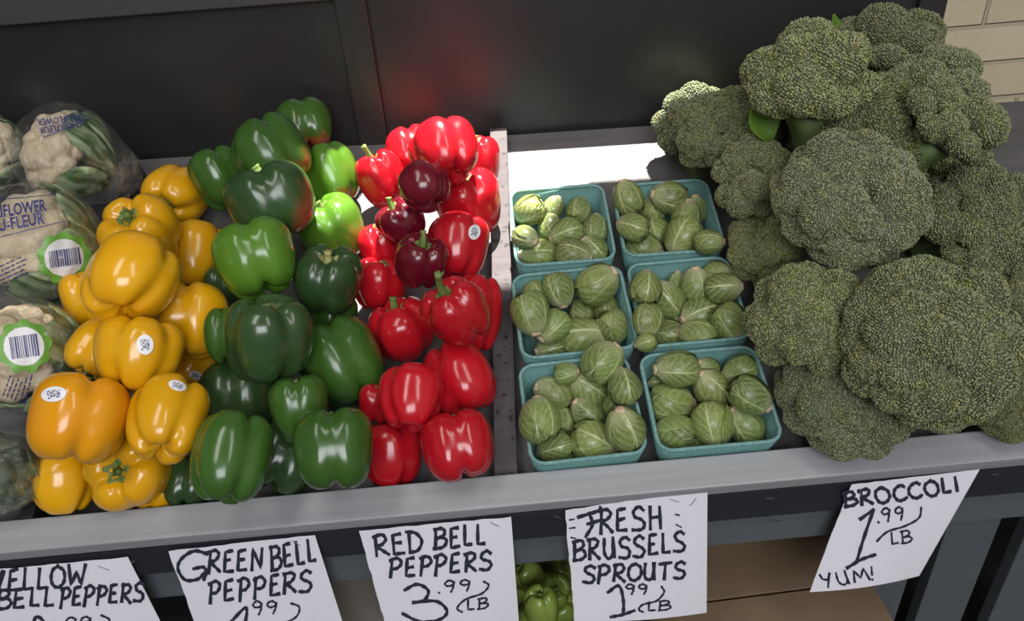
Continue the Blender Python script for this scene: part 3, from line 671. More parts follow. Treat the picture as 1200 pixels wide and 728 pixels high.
# ------------------------------------------------------------------ teal pulp baskets with Brussels sprouts
TUB_H = .062
def sq_ring(h, z, r):
    out = []
    for k in range(4):
        cx, cy = [(1, 1), (-1, 1), (-1, -1), (1, -1)][k]
        for i in range(7):
            a = math.pi/2*k + math.pi/2*i/6; out.append(Vector((cx*(h-r)+r*math.cos(a), cy*(h-r)+r*math.sin(a), z)))
    # slightly bowed sides, as soft pulp does
    return out
def tub_mesh(h):
    b = h*.84; th = .0022; H = TUB_H
    rings = [sq_ring(b*.6, .002, .01), sq_ring(b, 0, .014), sq_ring(b+.3*(h-b), H*.3, .015), sq_ring(h-.003, H*.96, .016),
             sq_ring(h-.003-th, H*.96, .015), sq_ring(b-th+.3*(h-b), H*.3, .014), sq_ring(b-th, .003, .013), sq_ring(b*.6, .0045, .01)]
    v, f = loft(rings, True, True); return v, f
def rim_mesh(h):
    H = TUB_H; n = 8; rings = []
    for k in range(n):
        a = 2*math.pi*k/n; rings.append(sq_ring(h-.0042+.0024*math.cos(a), H*.985+.0022*math.sin(a), .0165+.003*math.cos(a)))
    m = len(rings[0]); v = [p for r in rings for p in r]; f = [(i*m+j, ((i+1) % n)*m+j, ((i+1) % n)*m+(j+1) % m, i*m+(j+1) % m) for i in range(n) for j in range(m)]
    return v, f
def sprout_geo(seed, nleaf=8):
    """Unit sprout: length about 1 along +Z is the cut end, widest .86."""
    g = np.random.default_rng(seed); fat = g.uniform(.76, .88)
    def egg(t, ph, off=0.0):                              # t 0 at the cut end, 1 at the crown
        a = np.pi*t; r = fat*.5*np.sin(a)**.85*(1+.13*np.cos(a+np.pi)) ; z = .5*np.cos(a)
        n = np.array([np.sin(a)*np.cos(ph), np.sin(a)*np.sin(ph), np.cos(a)*.8])
        return np.array([r*np.cos(ph), r*np.sin(ph), z]) + n*off
    V = []; Fc = []; UV = []; LF = []
    def add(v, f, uv, lf):
        b = len(V); V.extend(v); Fc.extend([tuple(i+b for i in q) for q in f]); UV.extend(uv); LF.extend([lf]*len(v))
    v = []; uv = []
    for i in range(13):
        for j in range(20): v.append(egg(.02+.96*i/12, 2*np.pi*j/20, -.012)); uv.append((.3+.2*((j*3) % 20)/20, .2+.7*i/12))
    f = [(i*20+j, (i+1)*20+j, (i+1)*20+(j+1) % 20, i*20+(j+1) % 20) for i in range(12) for j in range(20)]
    b = len(v); v += [egg(0, 0), egg(1, 0, -.012)]; uv += [(.3, .1), (.3, .9)]
    f += [(0+j, (j+1) % 20, b) for j in range(20)] + [(240+(j+1) % 20, 240+j, b+1) for j in range(20)]
    add(v, f, uv, .4)
    N = 13
    for k in range(nleaf):
        ph0 = k*2.39996 + g.uniform(-.25, .25); wd = g.uniform(1.0, 1.35); tmax = g.uniform(.74, .98) if k > 2 else g.uniform(1.0, 1.12); off = .004 + .0085*k
        v = []; uv = []
        for i in range(N):
            for j in range(N):
                s = -1+2*j/(N-1); q = i/(N-1)
                ww = wd*(.30+.70*np.sin(np.pi*min(1, .12+.62*q)))*(1-.0*q); lim = 1-.30*abs(s)**2.2
                t = .03+(tmax-.03)*q*lim; ph = ph0+s*ww
                if t > 1: t = 2-t; ph += np.pi
                edge = max(abs(s), q)**6
                wav = .014*np.sin(7*s+k)*edge + .020*edge
                # tuck the leaf base in, ridge the midrib
                o = off + wav + .010*np.exp(-(s/.10)**2)*(1-q) - .004*(abs(s) > .99) 
                v.append(egg(t, ph, o)); uv.append((.5+.5*s, q))
        f = [(i*N+j, i*N+j+1, (i+1)*N+j+1, (i+1)*N+j) for i in range(N-1) for j in range(N-1)]
        add(v, f, uv, float(g.uniform(0, 1)))
    me = mesh('sprout_leaves', V, Fc); l = me.uv_layers.new()
    li = np.array([lp.vertex_index for lp in me.loops]); l.data.foreach_set('uv', np.array(UV, np.float32)[li].ravel())
    a = me.attributes.new('leaf', 'FLOAT', 'POINT'); a.data.foreach_set('value', np.array(LF, np.float32))
    n = 12; rings = []
    for z, r in ((.42, .16), (.49, .15), (.53, .13), (.575, .12), (.573, .05)):
        rings.append([Vector((r*(1+.12*math.sin(3*2*math.pi*j/n+seed))*math.cos(2*math.pi*j/n), r*math.sin(2*math.pi*j/n), z)) for j in range(n)])
    bv, bf = loft(rings, False, True)
    return me, mesh('sprout_butt', bv, bf)
SPR = []
for k in range(7):
    lm, bm_ = sprout_geo(200+k); lm.materials.append(M['sprout']); bm_.materials.append(M['butt'])
    r = empty('brussels_sprout', (0, 0, -5)); obj('leaf_head', lm, None, r); obj('cut_end', bm_, None, r); SPR.append(r)
_g = np.random.default_rng(5)
_t = np.pi*np.linspace(.0, 1, 9)
SCV = np.array([[(.42*np.sin(a))*np.cos(p), .42*np.sin(a)*np.sin(p), .54*np.cos(a)] for a in _t for p in np.linspace(0, 2*np.pi, 12, endpoint=False)])
SCF = [(i*12+j, (i+1)*12+j, (i+1)*12+(j+1) % 12, i*12+(j+1) % 12) for i in range(8) for j in range(12)]
used = set()
def sprout(px, py, size, ang, tw, label, group):
    k = int(_g.integers(0, 7)); proto = SPR[k]
    a = math.radians(ang); R = axes((math.cos(a), math.sin(a), tw), float(_g.uniform(0, 360)))
    p, s = march(px, py, size*.94, SCV, SCF, R, .86, None, .0015, 80, full=.97)
    if k not in used: r = proto; used.add(k); ch = list(r.children)
    else:
        r = proto.copy(); link(r); ch = []
        for c in proto.children:
            d = c.copy(); link(d); d.parent = r; d.matrix_parent_inverse.identity(); ch.append(d)
    Mw = R.to_4x4() @ Matrix.Scale(s, 4); Mw.translation = p; r.matrix_world = Mw
    for c in ch: c.matrix_parent_inverse.identity(); c.matrix_basis = Matrix()
    tag(r, label, 'Brussels sprout', group)
ORD = ['first', 'second', 'third', 'fourth', 'fifth', 'sixth']
TUBS = {   # rim corners in the photo (front left, front right, back right, back left) and the sprouts, row by row from the back
 'back left': (((604, 316), (722, 306), (712, 214), (592, 222)), [
   [(620, 247, 39, 200, -.5), (648, 243, 28, 60, 0), (672, 236, 30, 30, .1), (678, 247, 35, 80, -.5)],
   [(616, 279, 33, -25, .7), (645, 266, 33, 90, -.4), (665, 274, 40, 200, -.2), (697, 269, 37, 80, -.4)],
   [(631, 300, 45, 180, .2), (672, 298, 41, -15, .1), (695, 294, 36, 130, .1)]]),
 'back right': (((728, 303), (852, 296), (832, 207), (715, 217)), [
   [(736, 232, 42, 110, .1), (765, 246, 32, 90, -.4), (784, 232, 43, 170, .2), (815, 245, 32, 95, .3)],
   [(742, 267, 38, 160, -.5), (770, 272, 36, 100, -.6), (804, 254, 38, 80, .1)],
   [(754, 291, 45, -20, .2), (801, 278, 48, 240, .1), (831, 284, 35, 0, .4)]]),
 'middle left': (((606, 425), (746, 410), (735, 308), (598, 322)), [
   [(628, 346, 34, -60, .1), (654, 340, 42, -72, .2), (700, 334, 52, 40, .2)],
   [(622, 367, 52, -75, .2), (681, 367, 36, 90, -.5), (711, 362, 34, 90, -.4)],
   [(648, 383, 44, 225, .3), (683, 396, 53, 8, .2), (718, 383, 41, -75, -.2)],
   [(646, 408, 38, 195, .2)]]),
 'middle right': (((750, 410), (882, 400), (857, 297), (733, 310)), [
   [(756, 338, 43, 80, -.5), (794, 334, 30, 90, 0), (815, 335, 43, 95, .3), (840, 320, 32, 10, .4)],
   [(781, 351, 46, 130, .3), (848, 338, 42, 5, .4), (798, 373, 30, 230, .5)],
   [(759, 376, 40, -100, .2), (821, 370, 48, 195, .3), (855, 378, 47, -65, .2)],
   [(757, 401, 26, 200, -.2), (784, 393, 43, -10, .3), (818, 394, 46, 170, -.4)]]),
 'front left': (((620, 549), (763, 534), (737, 412), (603, 428)), [
   [(664, 438, 30, 15, .3), (706, 424, 51, 48, .15)],
   [(649, 461, 46, 160, .2), (688, 455, 48, 145, .2), (731, 454, 45, 100, -.5)],
   [(632, 493, 53, 95, -.3), (661, 494, 32, 90, -.2), (688, 485, 42, 135, .1), (717, 474, 34, 80, .2), (733, 502, 52, 110, .4)],
   [(652, 525, 45, 200, -.3), (695, 519, 56, -25, .2), (726, 532, 28, 0, -.2)]]),
 'front right': (((765, 534), (914, 520), (895, 402), (748, 415)), [
   [(793, 433, 52, 180, .1), (830, 431, 28, 150, .2), (867, 434, 40, 200, -.2)],
   [(777, 450, 32, 180, -.2), (786, 473, 54, 0, -.1), (833, 455, 48, 130, .3), (879, 464, 51, -35, .15)],
   [(791, 508, 48, 180, -.4), (834, 497, 54, -82, .3), (819, 517, 30, 0, -.3), (873, 498, 50, 130, .1)]]),
}
for name in ('back left', 'back right', 'middle left', 'middle right', 'front left', 'front right'):
    cs, rows = TUBS[name]
    W = [uv_of(at(*c, TUB_H)) for c in cs]
    cu = sum(w[0] for w in W)/4; cvv = sum(w[1] for w in W)/4
    ang = (math.atan2(W[1][1]-W[0][1], W[1][0]-W[0][0]) + math.atan2(W[2][1]-W[3][1], W[2][0]-W[3][0]))/2
    wd = (math.dist(W[0], W[1]) + math.dist(W[3], W[2]))/2; dp = (math.dist(W[0], W[3]) + math.dist(W[1], W[2]))/2
    R = TRAYROT @ Matrix.Rotation(ang, 3, 'Z')
    t = tag(empty('produce_basket', T(cu, cvv, .0012), R), 'teal pulp basket of Brussels sprouts, %s one of the six' % name, 'basket', 'teal pulp baskets of Brussels sprouts')
    h = .07; sx, sy = wd/2/h, dp/2/h
    sx = min(max(sx, .90), 1.06); sy = min(max(sy, .90), 1.06)
    v, f = tub_mesh(h); me = mesh('basket_body', [(p.x*sx, p.y*sy, p.z) for p in v], f); obj('body', me, M['pulp'], t)
    v2, f2 = rim_mesh(h); me = mesh('basket_rim', [(p.x*sx, p.y*sy, p.z) for p in v2], f2); obj('rim', me, M['pulp_rim'], t)['label'] = 'paler worn rim'
    heap.add([t.matrix_world @ Vector((p.x*sx, p.y*sy, p.z)) for p in v], f, True)
    todo = []
    nr = len(rows); rn = {2: ['back', 'front'], 3: ['back', 'middle', 'front'], 4: ['back', 'second', 'third', 'front']}[nr]
    for i, row in enumerate(rows):
        srt = sorted(row)
        for q in row:
            j = srt.index(q); pos = 'only sprout' if len(row) == 1 else ('leftmost' if j == 0 else 'rightmost' if j == len(row)-1 else ORD[j] + ' from left')
            todo.append((q, 'green Brussels sprout in the %s teal basket, %s in its %s row' % (name, pos, rn[i])))
    # the small, mostly hidden ones lie deepest: settle them first
    for q, lab in sorted(todo, key=lambda z: (z[0][2] > 38, z[0][1] if z[0][2] > 38 else 0)):
        sprout(*q, lab, 'Brussels sprouts in the teal baskets')
# ------------------------------------------------------------------ broccoli heads
ICO5 = ico(5); ICO3 = ico(3); ICO1 = ico(1)
def broc_geo(seed, nfl, rc, rf, flat, nsub, sub, pw, nb):
    """A head: one lumpy dome closely set with flower buds, all in a single mesh."""
    def run(D, norm=None): return lumpy(D, np.random.default_rng(seed), nfl, rc, rf, flat, nsub, sub, pw, norm)
    D, f = ICO5; P = run(D); nm = lumpy.n; g = np.random.default_rng(seed+9)
    B = fib(nb, .55, g); B = B[B[:, 2] > -.62]; e = .012
    t1 = np.cross(B, [.3, .5, .81]); t1 /= np.linalg.norm(t1, axis=1, keepdims=True); t2 = np.cross(B, t1)
    un = lambda A: A/np.linalg.norm(A, axis=1, keepdims=True)
    Q = run(B, nm); N = un(np.cross(run(un(B+e*t1), nm)-Q, run(un(B+e*t2), nm)-Q)); N *= np.sign((N*B).sum(1))[:, None]; N = un(N + .5*B)
    bv, bf = ICO1; bf = np.array(bf); r = 1.9/np.sqrt(nb)*g.uniform(.8, 1.2, len(B))
    V = Q[:, None, :] + N[:, None, :]*(g.uniform(-.3, .75, len(B))*r)[:, None, None] + bv[None]*r[:, None, None]
    n0 = len(P); m = len(bv)
    Fb = (bf[None] + (n0 + m*np.arange(len(B)))[:, None, None]).reshape(-1, 3); Vall = np.concatenate([P*.985, V.reshape(-1, 3)])/2
    Fall = np.concatenate([np.array(f), Fb])
    me = bpy.data.meshes.new('broccoli_florets'); me.vertices.add(len(Vall)); me.vertices.foreach_set('co', Vall.astype(np.float32).ravel())
    me.loops.add(Fall.size); me.loops.foreach_set('vertex_index', Fall.astype(np.int32).ravel()); me.polygons.add(len(Fall))
    me.polygons.foreach_set('loop_start', np.arange(0, Fall.size, 3, dtype=np.int32)); me.update(calc_edges=True); me.validate()
    me.polygons.foreach_set('use_smooth', [True]*len(me.polygons))
    a = me.attributes.new('bud', 'FLOAT', 'POINT'); a.data.foreach_set('value', np.concatenate([np.zeros(n0), np.repeat(g.uniform(0, 1, len(B)), m)]).astype(np.float32))  # dome between the buds gets the darkest tone, gap occlusion put into colour
    return me, run(ICO3[0], nm)/2, ICO3[1]
def stalk_geo(seed):
    g = np.random.default_rng(seed); n = 16; rings = []
    for z, r in ((-.20, .21), (-.32, .17), (-.40, .15), (-.47, .145), (-.53, .145), (-.545, .13)):
        rings.append([Vector((r*(1+.12*math.cos(5*2*math.pi*j/n+seed))*math.cos(2*math.pi*j/n), r*(1+.12*math.cos(5*2*math.pi*j/n+seed))*math.sin(2*math.pi*j/n), z)) for j in range(n)])
    return mesh('broccoli_stalk', *loft(rings, True, True))
BRO = []
for k, a in enumerate([(10, .62, .39, .86, 110, .034, 90, 8500), (16, .70, .33, .84, 140, .030, 80, 7500), (40, .76, .27, .78, 260, .012, 30, 15000), (14, .66, .37, .88, 140, .028, 70, 9000), (26, .72, .29, .80, 180, .024, 60, 9500)]):
    me, cv, cf = broc_geo(300+k, *a); me.materials.append(M['broc']); sm = stalk_geo(300+k); sm.materials.append(M['stalk']); BRO.append((me, sm, cv, cf))
def broccoli(px, py, size, k, ax, roll, label, start=None, shrink=.92, slide=None, group='broccoli heads in the tall heap'):
    me, sm, cv, cf = BRO[k]; R = axes(ax, roll)
    p, s = march(px, py, size, cv, cf, R, shrink, start, .005, 120, full=1.25, slide=slide)
    r = tag(empty('broccoli', p, R), label, 'broccoli', group)
    for nm, m in (('florets', me), ('stalk', sm)):
        o = bpy.data.objects.new(nm, m); link(o); o.parent = r; o.scale = (s, s, s)
    return r
# heads at the bottom that carry the heap (only glimpsed between the others)
def rest(u, v, w): x, y, z = pix(T(u, v, w)); return x, y, z
for u, v, w, sz in ((.33, .50, .06, 120), (.47, .50, .06, 120), (.62, .48, .06, 130), (.42, .34, .06, 130), (.58, .33, .06, 130), (.45, .44, .15, 120), (.60, .42, .16, 120)):
    x, y, z = rest(u, v, w)
    broccoli(x, y, sz, 1, (0, .8, .6), 40*u*10, 'dim green broccoli head deep inside the heap, seen only through gaps', z, group='hidden broccoli heads carrying the heap')
HEADS = [
 (992, 468, 156, 2, (-.15, .6, .8), 20, 'lowest broccoli head at the rail beside the front right basket', None, .92, .56),
 (1178, 470, 130, 2, (.2, .5, .9), 60, 'broccoli head at the rail, lowest at the right end of the heap', None, .92, .56),
 (1190, 352, 100, 1, (.4, .4, .8), 90, 'shaded broccoli head showing its branches under another at the right edge'),
 (898, 292, 92, 1, (-.5, .3, .8), 130, 'small broccoli head beside the back right and middle right baskets'),
 (946, 375, 138, 3, (-.3, .3, .95), 10, 'rounded broccoli head beside the middle right basket, grey-green and lumpy'),
 (848, 154, 114, 4, (-.55, .55, .5), 200, 'sunlit yellow-green broccoli head leaning out towards the black wall'),
 (884, 210, 100, 1, (-.4, .35, .85), 250, 'small shaded broccoli head behind the back right basket'),
 (1142, 262, 150, 4, (.3, .3, .95), 300, 'broccoli head cut by the right edge, below the brick wall'),
 (1085, 402, 205, 2, (.02, .25, 1), 45, 'largest broccoli head, broad and flat-faced, low in the heap'),
 (1018, 158, 155, 3, (0, .7, .7), 80, 'bluish broccoli head in the hollow between the four upper heads'),
 (1040, 62, 128, 0, (.15, .9, .35), 30, 'topmost broccoli head of the whole heap'),
 (1112, 146, 124, 1, (.5, .6, .6), 170, 'broccoli head in front of the painted brick wall with layered florets'),
 (995, 238, 172, 2, (-.1, .35, .95), 220, 'big oval broccoli head in the centre of the heap, brownish green'),
 (952, 97, 156, 0, (-.2, .8, .55), 100, 'second highest broccoli head with rounded knobbly lobes, left of the topmost'),
]
HR = [broccoli(*h) for h in HEADS]
def leaf(head, px, py, back, L, W, ax, roll):
    R = axes(ax, roll); v = []; n = 9
    for i in range(n):
        for j in range(7):
            q = i/(n-1); s = -1+j/3; v.append((W*s*math.sin(math.pi*min(.97, q*.9+.08)), .3*W*s*s + .15*L*q*q + .04*W*math.sin(9*q+2*s), L*q))
    f = [(i*7+j, i*7+j+1, (i+1)*7+j+1, (i+1)*7+j) for i in range(n-1) for j in range(6)]
    Mw = R.to_4x4(); Mw.translation = CAM + ray(px, py)*((head.matrix_world.translation-CAM).dot(fw)+back)
    me = mesh('broccoli_leaf', v, f); me.transform(head.matrix_world.inverted() @ Mw)
    o = obj('leaf', me, M['leaf'], head); sol = o.modifiers.new('thickness', 'SOLIDIFY'); sol.thickness = .0012; o['label'] = 'small bright green leaf'
leaf(HR[5], 872, 172, .02, .055, .018, (.8, .7, .2), 0); leaf(HR[5], 868, 180, .01, .045, .014, (.9, .3, .3), 40)
leaf(HR[10], 985, 45, .0, .035, .010, (-.5, .9, .1), 20); leaf(HR[9], 900, 165, .0, .06, .02, (-.3, .8, .2), 0)
# ------------------------------------------------------------------ hand-lettered paper signs
GL = {  # strokes in a unit cell, x right, y up
 'A': [[(0, 0), (.45, 1), (.9, 0)], [(.2, .4), (.7, .4)]],
 'B': [[(.12, 1), (.05, 0)], [(.0, .95), (.5, 1), (.68, .8), (.5, .58), (.12, .5)], [(.12, .5), (.6, .5), (.78, .25), (.5, .02), (-.05, 0)]],
 'C': [[(.75, .85), (.5, 1), (.15, .8), (.02, .4), (.2, .05), (.5, 0), (.78, .15)]],
 'D': [[(.12, 1), (.06, 0)], [(.0, 1), (.5, .92), (.78, .5), (.5, .08), (0, 0)]],
 'E': [[(.6, 1), (.12, .96), (.05, .02), (.65, .05)], [(.08, .5), (.5, .54)]],
 'F': [[(.75, 1.02), (.0, .9)], [(.3, .96), (.18, 0)], [(.22, .5), (.6, .56)]],
 'G': [[(.75, .9), (.45, 1.02), (.12, .75), (.02, .35), (.22, .02), (.55, -.02), (.78, .2), (.74, .42), (.42, .42)]],
 'H': [[(.1, 1), (.06, 0)], [(.62, 1), (.66, 0)], [(.06, .48), (.64, .52)]],
 'I': [[(.15, 1), (.12, 0)]],
 'L': [[(.15, 1), (.08, .04), (.62, .06)]],
 'M': [[(.02, 0), (.15, .95), (.42, .3), (.7, 1), (.85, 0)]],
 'N': [[(.05, 0), (.1, 1), (.6, .05), (.68, 1)]],
 'O': [[(.42, 1), (.1, .8), (.03, .4), (.2, .04), (.5, 0), (.76, .3), (.72, .75), (.42, 1)]],
 'P': [[(.16, 1), (.05, -.05)], [(.0, .92), (.45, 1.02), (.72, .78), (.5, .5), (.1, .45)]],
 'R': [[(.14, 1), (.05, 0)], [(.0, .95), (.5, 1.02), (.68, .8), (.45, .55), (.1, .5), (.4, .3), (.75, 0)]],
 'S': [[(.72, .88), (.45, 1.02), (.12, .85), (.2, .6), (.58, .45), (.72, .22), (.5, 0), (.0, .05)]],
 'T': [[(0, .95), (.8, 1)], [(.42, .98), (.36, 0)]],
 'U': [[(.08, 1), (.06, .3), (.3, 0), (.6, .2), (.66, 1)], [(.66, 1), (.7, 0)]],
 'W': [[(.02, 1), (.14, .05), (.42, .65), (.62, .05), (.85, 1)]],
 'Y': [[(.02, 1), (.1, .6), (.38, .5), (.66, 1)], [(.66, 1), (.3, -.1)]],
 '!': [[(.3, 1), (.12, .35)], [(.08, .1), (.06, .02)]],
 '1': [[(.2, .72), (.5, 1), (.5, .0)], [(.15, .0), (.95, .12)]],
 '2': [[(.05, .75), (.3, 1), (.62, .85), (.6, .55), (.05, .02), (.75, .05)]],
 '3': [[(.1, .85), (.4, 1.02), (.68, .8), (.55, .58), (.3, .52), (.7, .4), (.78, .15), (.45, -.05), (.0, .12)]],
 '9': [[(.62, .82), (.35, 1), (.05, .78), (.2, .55), (.55, .62), (.64, .9), (.58, .45), (.42, 0)]],
 '.': [[(.2, .06), (.26, .0)]],
}
ADV = {'I': .36, '.': .38, '!': .5, 'M': 1.02, 'W': 1.02, ' ': .35, '1': .8, 'O': .93, 'L': .72, 'E': .78, 'F': .88}
def curve_pts(p, k=6):
    if len(p) < 3: return [tuple(np.array(p[0])+(np.array(p[1])-np.array(p[0]))*i/4) for i in range(5)]
    P = [np.array(q, float) for q in p]; P = [2*P[0]-P[1]] + P + [2*P[-1]-P[-2]]; out = []
    for i in range(1, len(P)-2):
        for j in range(k):
            t = j/k; a, b, c, d = P[i-1:i+3]; out.append(tuple(.5*((2*b)+(c-a)*t+(2*a-5*b+4*c-d)*t*t+(3*b-a-3*c+d)*t**3)))
    return out + [tuple(P[-2])]
def write(txt, p0, p1, h, slant=0.0, g=random.Random(3)):
    """Strokes (pixel polylines) for a line of lettering from p0 to p1."""
    adv = [ADV.get(c, .86) for c in txt]; tot = sum(adv); dx, dy = p1[0]-p0[0], p1[1]-p0[1]; L = math.hypot(dx, dy); ux, uy = dx/L, dy/L; s = L/tot; x = 0; out = []
    for c, a in zip(txt, adv):
        for st in GL.get(c, []):
            q = []
            jx, jy = g.uniform(-.03, .03), g.uniform(-.04, .04)
            st = [(u*(1 if c != 'I' else 1)+g.uniform(-.02, .02), v+g.uniform(-.025, .025)) for u, v in st]
            for u, v in (curve_pts(st) if c not in 'LEFHINTWMY1!' or len(st) > 3 and c in 'U' else sum([curve_pts([st[i], st[i+1]])[:None if i == len(st)-2 else -1] for i in range(len(st)-1)], [])):
                xx = (x+u*a*1.02+jx)*s + slant*v*h; yy = (v+jy)*h; q.append((p0[0]+ux*xx+uy*yy, p0[1]+uy*xx-ux*yy))
            out.append(q)
        x += a
    return out
def ribbon(st, w):
    V = []; Fc = []
    for q in st:
        P = np.array(q, float); n = len(P)
        if n < 2: continue
        Tn = np.gradient(P, axis=0); Tn /= np.linalg.norm(Tn, axis=1, keepdims=True)+1e-9; N = np.stack([-Tn[:, 1], Tn[:, 0]], 1); b = len(V)
        P[0] -= Tn[0]*w*.3; P[-1] += Tn[-1]*w*.3
        for i in range(n): k = w/2*(1+.18*math.sin(i*1.3+b)); V += [tuple(P[i]+N[i]*k), tuple(P[i]-N[i]*k)]
        Fc += [(b+2*i, b+2*i+1, b+2*i+3, b+2*i+2) for i in range(n-1)]
    return V, Fc
def inv_bil(c, x, y):
    s = t = .5; A, B, C, D = [np.array(q, float) for q in c]     # TL TR BR BL
    for _ in range(12):
        p = (1-s)*(1-t)*A+s*(1-t)*B+s*t*C+(1-s)*t*D; e = np.array((x, y))-p
        ds = (1-t)*(B-A)+t*(C-D); dt = (1-s)*(D-A)+s*(C-B); J = np.stack([ds, dt], 1); d = np.linalg.solve(J, e); s += d[0]; t += d[1]
    return s, t
def SYX(px): x = vplane(px, 620, fa.y).x; return fa.y + (fb.y-fa.y)*(x-U0)/(U1-U0) - .0002
def sign(corners, strokes, label, ticks=(), thin=(), out=.012, curl=.006, staples=()):
    ys = [SYX(c[0]) - (.0022 if i < 2 else out) for i, c in enumerate(corners)]
    P = [vplane(c[0], c[1], y) for c, y in zip(corners, ys)]
    def S(s, t, lift=0.0):
        p = P[0]*((1-s)*(1-t))+P[1]*(s*(1-t))+P[2]*(s*t)+P[3]*((1-s)*t)
        return p + Vector((0, -curl*math.sin(math.pi*s)*t*.7 - curl*t*t*.8*(1-s) - lift, 0))
    g = random.Random(label); n = 16; V = []
    edge = [g.uniform(-.004, .004) for _ in range(n+1)]
    for layer in (0, .0003):
        for j in range(n+1):
            for i in range(n+1):
                s, t = i/n, j/n
                V.append(S(s + (edge[j]*1.2 if i == 0 else 0), t + (edge[i] if j == 0 else 0), layer))
    m = (n+1)**2; q = lambda i, j: j*(n+1)+i; Fc = []
    for j in range(n):
        for i in range(n): a = (q(i, j), q(i+1, j), q(i+1, j+1), q(i, j+1)); Fc.append(a); Fc.append(tuple(m+k for k in a[::-1]))
    rim = [(i, 0) for i in range(n)] + [(n, j) for j in range(n)] + [(n-i, n) for i in range(n)] + [(0, n-j) for j in range(n)]
    for k in range(len(rim)): a, b = q(*rim[k]), q(*rim[(k+1) % len(rim)]); Fc.append((b, a, m+a, m+b))
    root = tag(empty('paper_sign', (P[0]+P[1])/2), label, 'sign', 'hand-lettered price signs on the stand'); inv = root.matrix_world.inverted()
    me = mesh('sign_paper', V, Fc, False); me.transform(inv); obj('paper', me, M['paper'], root)
    vs, fs = merge(ribbon(strokes, 3.9), ribbon(list(thin), 2.5), ribbon(list(ticks), 1.8))
    VV = [S(*inv_bil(corners, x, y), .0007) for x, y in vs]; me = mesh('lettering', VV, fs, False); me.transform(inv); obj('lettering', me, M['ink'], root)['label'] = 'black marker lettering'
    for x, y, a in staples:
        s, t = inv_bil(corners, x, y); p = S(s, t, .0012); mb = MB(); mb.box((-.006, -.0004, -.0004), (.006, .0004, .0004), Matrix.Translation(p) @ Matrix.Rotation(math.radians(a), 4, 'Y'))
        me = mb.mesh('staple'); me.transform(inv); obj('staple', me, M['metal'], root)
def bez(*p): return curve_pts(list(p), 8)
W = write
sign([(-30, 670), (150, 653), (209, 770), (0, 785)], W('YELLOW', (-10, 692), (102, 683), 22, .12) + W('BELL', (-4, 710), (68, 705), 21, .12) + W('PEPPERS', (70, 706), (170, 701), 20, .12) + W('2', (40, 755), (64, 752), 36),
     'white paper sign lettered for yellow bell peppers, at the left edge', thin=W('.99', (70, 733), (112, 730), 14) + [bez((118, 716), (128, 722), (124, 736), (104, 748))], staples=[(122, 664, 40)])
sign([(197, 646), (369, 627), (412, 762), (250, 782)], [bez((243, 648), (228, 645), (213, 653), (208, 664), (216, 676), (231, 675), (240, 667)), bez((226, 664), (238, 662), (241, 668), (238, 676))] + W('REEN', (243, 668), (312, 663), 22, .1) + W('BELL', (318, 664), (374, 655), 24, .05) + W('PEPPERS', (244, 701), (368, 686), 22, .1)
     + [bez((270, 722), (288, 706), (285, 735))], 'white paper sign lettered for green bell peppers, second from the left',
     thin=W('.99', (288, 714), (330, 712), 15) + [bez((340, 701), (350, 706), (345, 718), (322, 727))], staples=[(347, 635, 55)])
sign([(420, 622), (599, 606), (609, 742), (458, 750)], W('RED', (440, 648), (500, 642), 22, -.05) + W('BELL', (509, 640), (573, 634), 21, .05) + W('PEPPERS', (456, 672), (580, 662), 20, .1) + [bez((473, 686), (488, 679), (501, 686), (496, 697), (483, 700)), bez((483, 700), (510, 698), (523, 709), (515, 719), (492, 722), (471, 713))],
     'white paper sign lettered for red bell peppers, third from the left', thin=W('.99', (512, 689), (556, 686), 13) + [bez((566, 676), (572, 681), (564, 690), (545, 696), (535, 706), (541, 711))] + W('LB', (547, 709), (575, 707), 12), staples=[(580, 613, 40)])
sign([(662, 598), (829, 574), (828, 718), (673, 724)], [bez((677, 605), (700, 598), (704, 594)), bez((690, 600), (694, 612), (686, 626)), bez((688, 612), (702, 608))] + W('RESH', (703, 622), (780, 615), 24, .05) + W('BRUSSELS', (672, 653), (807, 641), 22, .05) + W('SPROUTS', (682, 677), (806, 671), 19, .1)
     + [bez((711, 688), (724, 680), (729, 696), (729, 713)), bez((714, 717), (728, 714), (742, 709))], 'white paper sign lettered for fresh Brussels sprouts, under the teal baskets',
     thin=W('.99', (726, 691), (762, 689), 12) + [bez((774, 681), (777, 688), (768, 698), (752, 702), (747, 708), (752, 711))] + W('LB', (757, 710), (788, 709), 11),
     ticks=[bez((667, 608), (673, 607)), bez((667, 617), (674, 616)), bez((669, 627), (674, 628)), bez((791, 600), (796, 601)), bez((792, 611), (798, 614))], staples=[(790, 585, 30), (812, 586, 120)])
sign([(998, 568), (1148, 550), (1077, 675), (947, 690)], W('BROCCOLI', (991, 592), (1129, 573), 16, -.1) + [bez((1008, 605), (1024, 594)), bez((1024, 594), (1012, 626), (1003, 652)), bez((991, 660), (1008, 650), (1025, 644))],
     'white paper sign lettered for broccoli, hanging askew at the right end', thin=W('.99', (1028, 609), (1064, 604), 15) + [bez((1080, 591), (1077, 603), (1060, 612), (1040, 618), (1027, 629))] + W('LB', (1044, 633), (1072, 630), 14, -.05) + W('YUM!', (963, 683), (1030, 672), 15, -.1), staples=[(1008, 576, 80)])
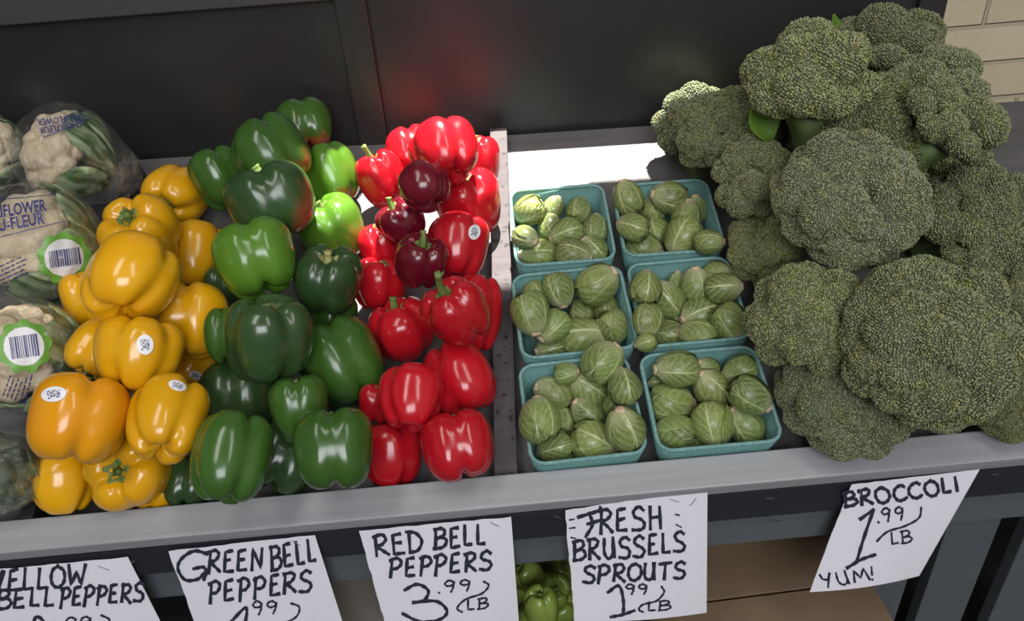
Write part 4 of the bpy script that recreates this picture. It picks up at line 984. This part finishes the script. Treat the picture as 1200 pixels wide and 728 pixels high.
# loose staples left in the black board
for x, y, a in ((152, 659, 20), (561, 619, 10), (654, 606, 35), (902, 584, 15), (1166, 556, 15), (910, 611, 0)):
    p = vplane(x, y, SYX(x)+.0002); mb = MB(); mb.box((-.0045, -.0006, -.0005), (.0045, .0004, .0005)); o = obj('staple', mb.mesh('staple'), M['metal']); o.location = p; o.rotation_euler = (0, math.radians(a), 0)
    tag(o, 'tiny bent wire staple left in the front boards with no paper', 'staple', 'loose staples in the front boards')
# ------------------------------------------------------------------ boxes on the shelf under the tray
SHZ = .38
def carton(px, py, z, w, d, h, rotz, label, flaps=True, m='card'):
    d0 = ray(px, py); p = CAM + d0*((z - CAM.z)/d0.z)
    r = tag(empty('cardboard_box', (p.x, p.y, SHZ+.0015), Matrix.Rotation(math.radians(rotz), 3, 'Z')), label, 'box'); H = z-SHZ; t = .004
    mb = MB()
    for lo, hi in (((-w/2, -d/2, 0), (w/2, d/2, t)), ((-w/2, -d/2, t), (-w/2+t, d/2, H)), ((w/2-t, -d/2, t), (w/2, d/2, H)), ((-w/2+t, -d/2, t), (w/2-t, -d/2+t, H)), ((-w/2+t, d/2-t, t), (w/2-t, d/2, H))): mb.box(lo, hi)
    obj('body', mb.mesh('carton'), M[m], r); return r, H
r, H = carton(890, 700, .60, .30, .22, .22, 2, 'brown cardboard box closed with flat flaps under the broccoli sign')
for y0, y1 in ((-.11, -.002), (.002, .11)):
    mb = MB(); mb.box((-.15, y0, H), (.15, y1, H+.004)); obj('flap', mb.mesh('flap', .001), M['card'], r)
for sgn in (-1, 1):
    mb = MB(); mb.box((-.15, -.002, -.0), (.15, .002, .09), Matrix.Translation((0, .112*1, H)) @ Matrix.Rotation(math.radians(12), 4, 'X')) if sgn > 0 else None
    if sgn > 0: obj('flap', mb.mesh('flap', .001), M['card'], r)
r2_, H2 = carton(598, 700, .58, .34, .24, .2, 0, 'open cardboard carton holding light green peppers below the red pepper sign')
fl = MB(); fl.box((-.002, -.1, 0), (.002, .1, .10), Matrix.Translation((-.173, 0, H2)) @ Matrix.Rotation(math.radians(-35), 4, 'Y')); obj('flap', fl.mesh('flap', .001), M['kraft'], r2_)['label'] = 'pale folded-out flap'
heap.add([r2_.matrix_world @ Vector(c) for c in ((-.17, -.12, .03), (.17, -.12, .03), (.17, .12, .03), (-.17, .12, .03))], [(0, 1, 2, 3)])
M['pale_green'] = pepper_mat('light_green_pepper_skin', (.20, .27, .045), (.14, .20, .035), .3)
GROUPS['light green'] = 'light green peppers in the carton under the stand'
for i, (x, y, dd, ax) in enumerate([(618, 700, 46, (.2, .9, .2)), (660, 716, 48, (-.3, .6, .6)), (622, 735, 50, (.3, .4, .8)), (648, 690, 44, (.1, .3, .9)), (634, 712, 44, (-.1, .8, .4)), (652, 668, 40, (.4, .5, .6)), (616, 672, 40, (-.4, .5, .6))]):
    z0 = (SHZ+.10-CAM.z)/ray(x, y).z
    pepper('light green', 'pale_green', x, y, dd, 1.3, ax, 30*i, 90+i, 'light green pepper in the carton under the stand, ' + ['left of centre', 'nearest the sprouts sign', 'lowest in view', 'upper middle one with stem', 'in the middle gap', 'farthest back beside the sprouts sign', 'farthest back beside the red pepper sign'][i], nl=3, start=z0)
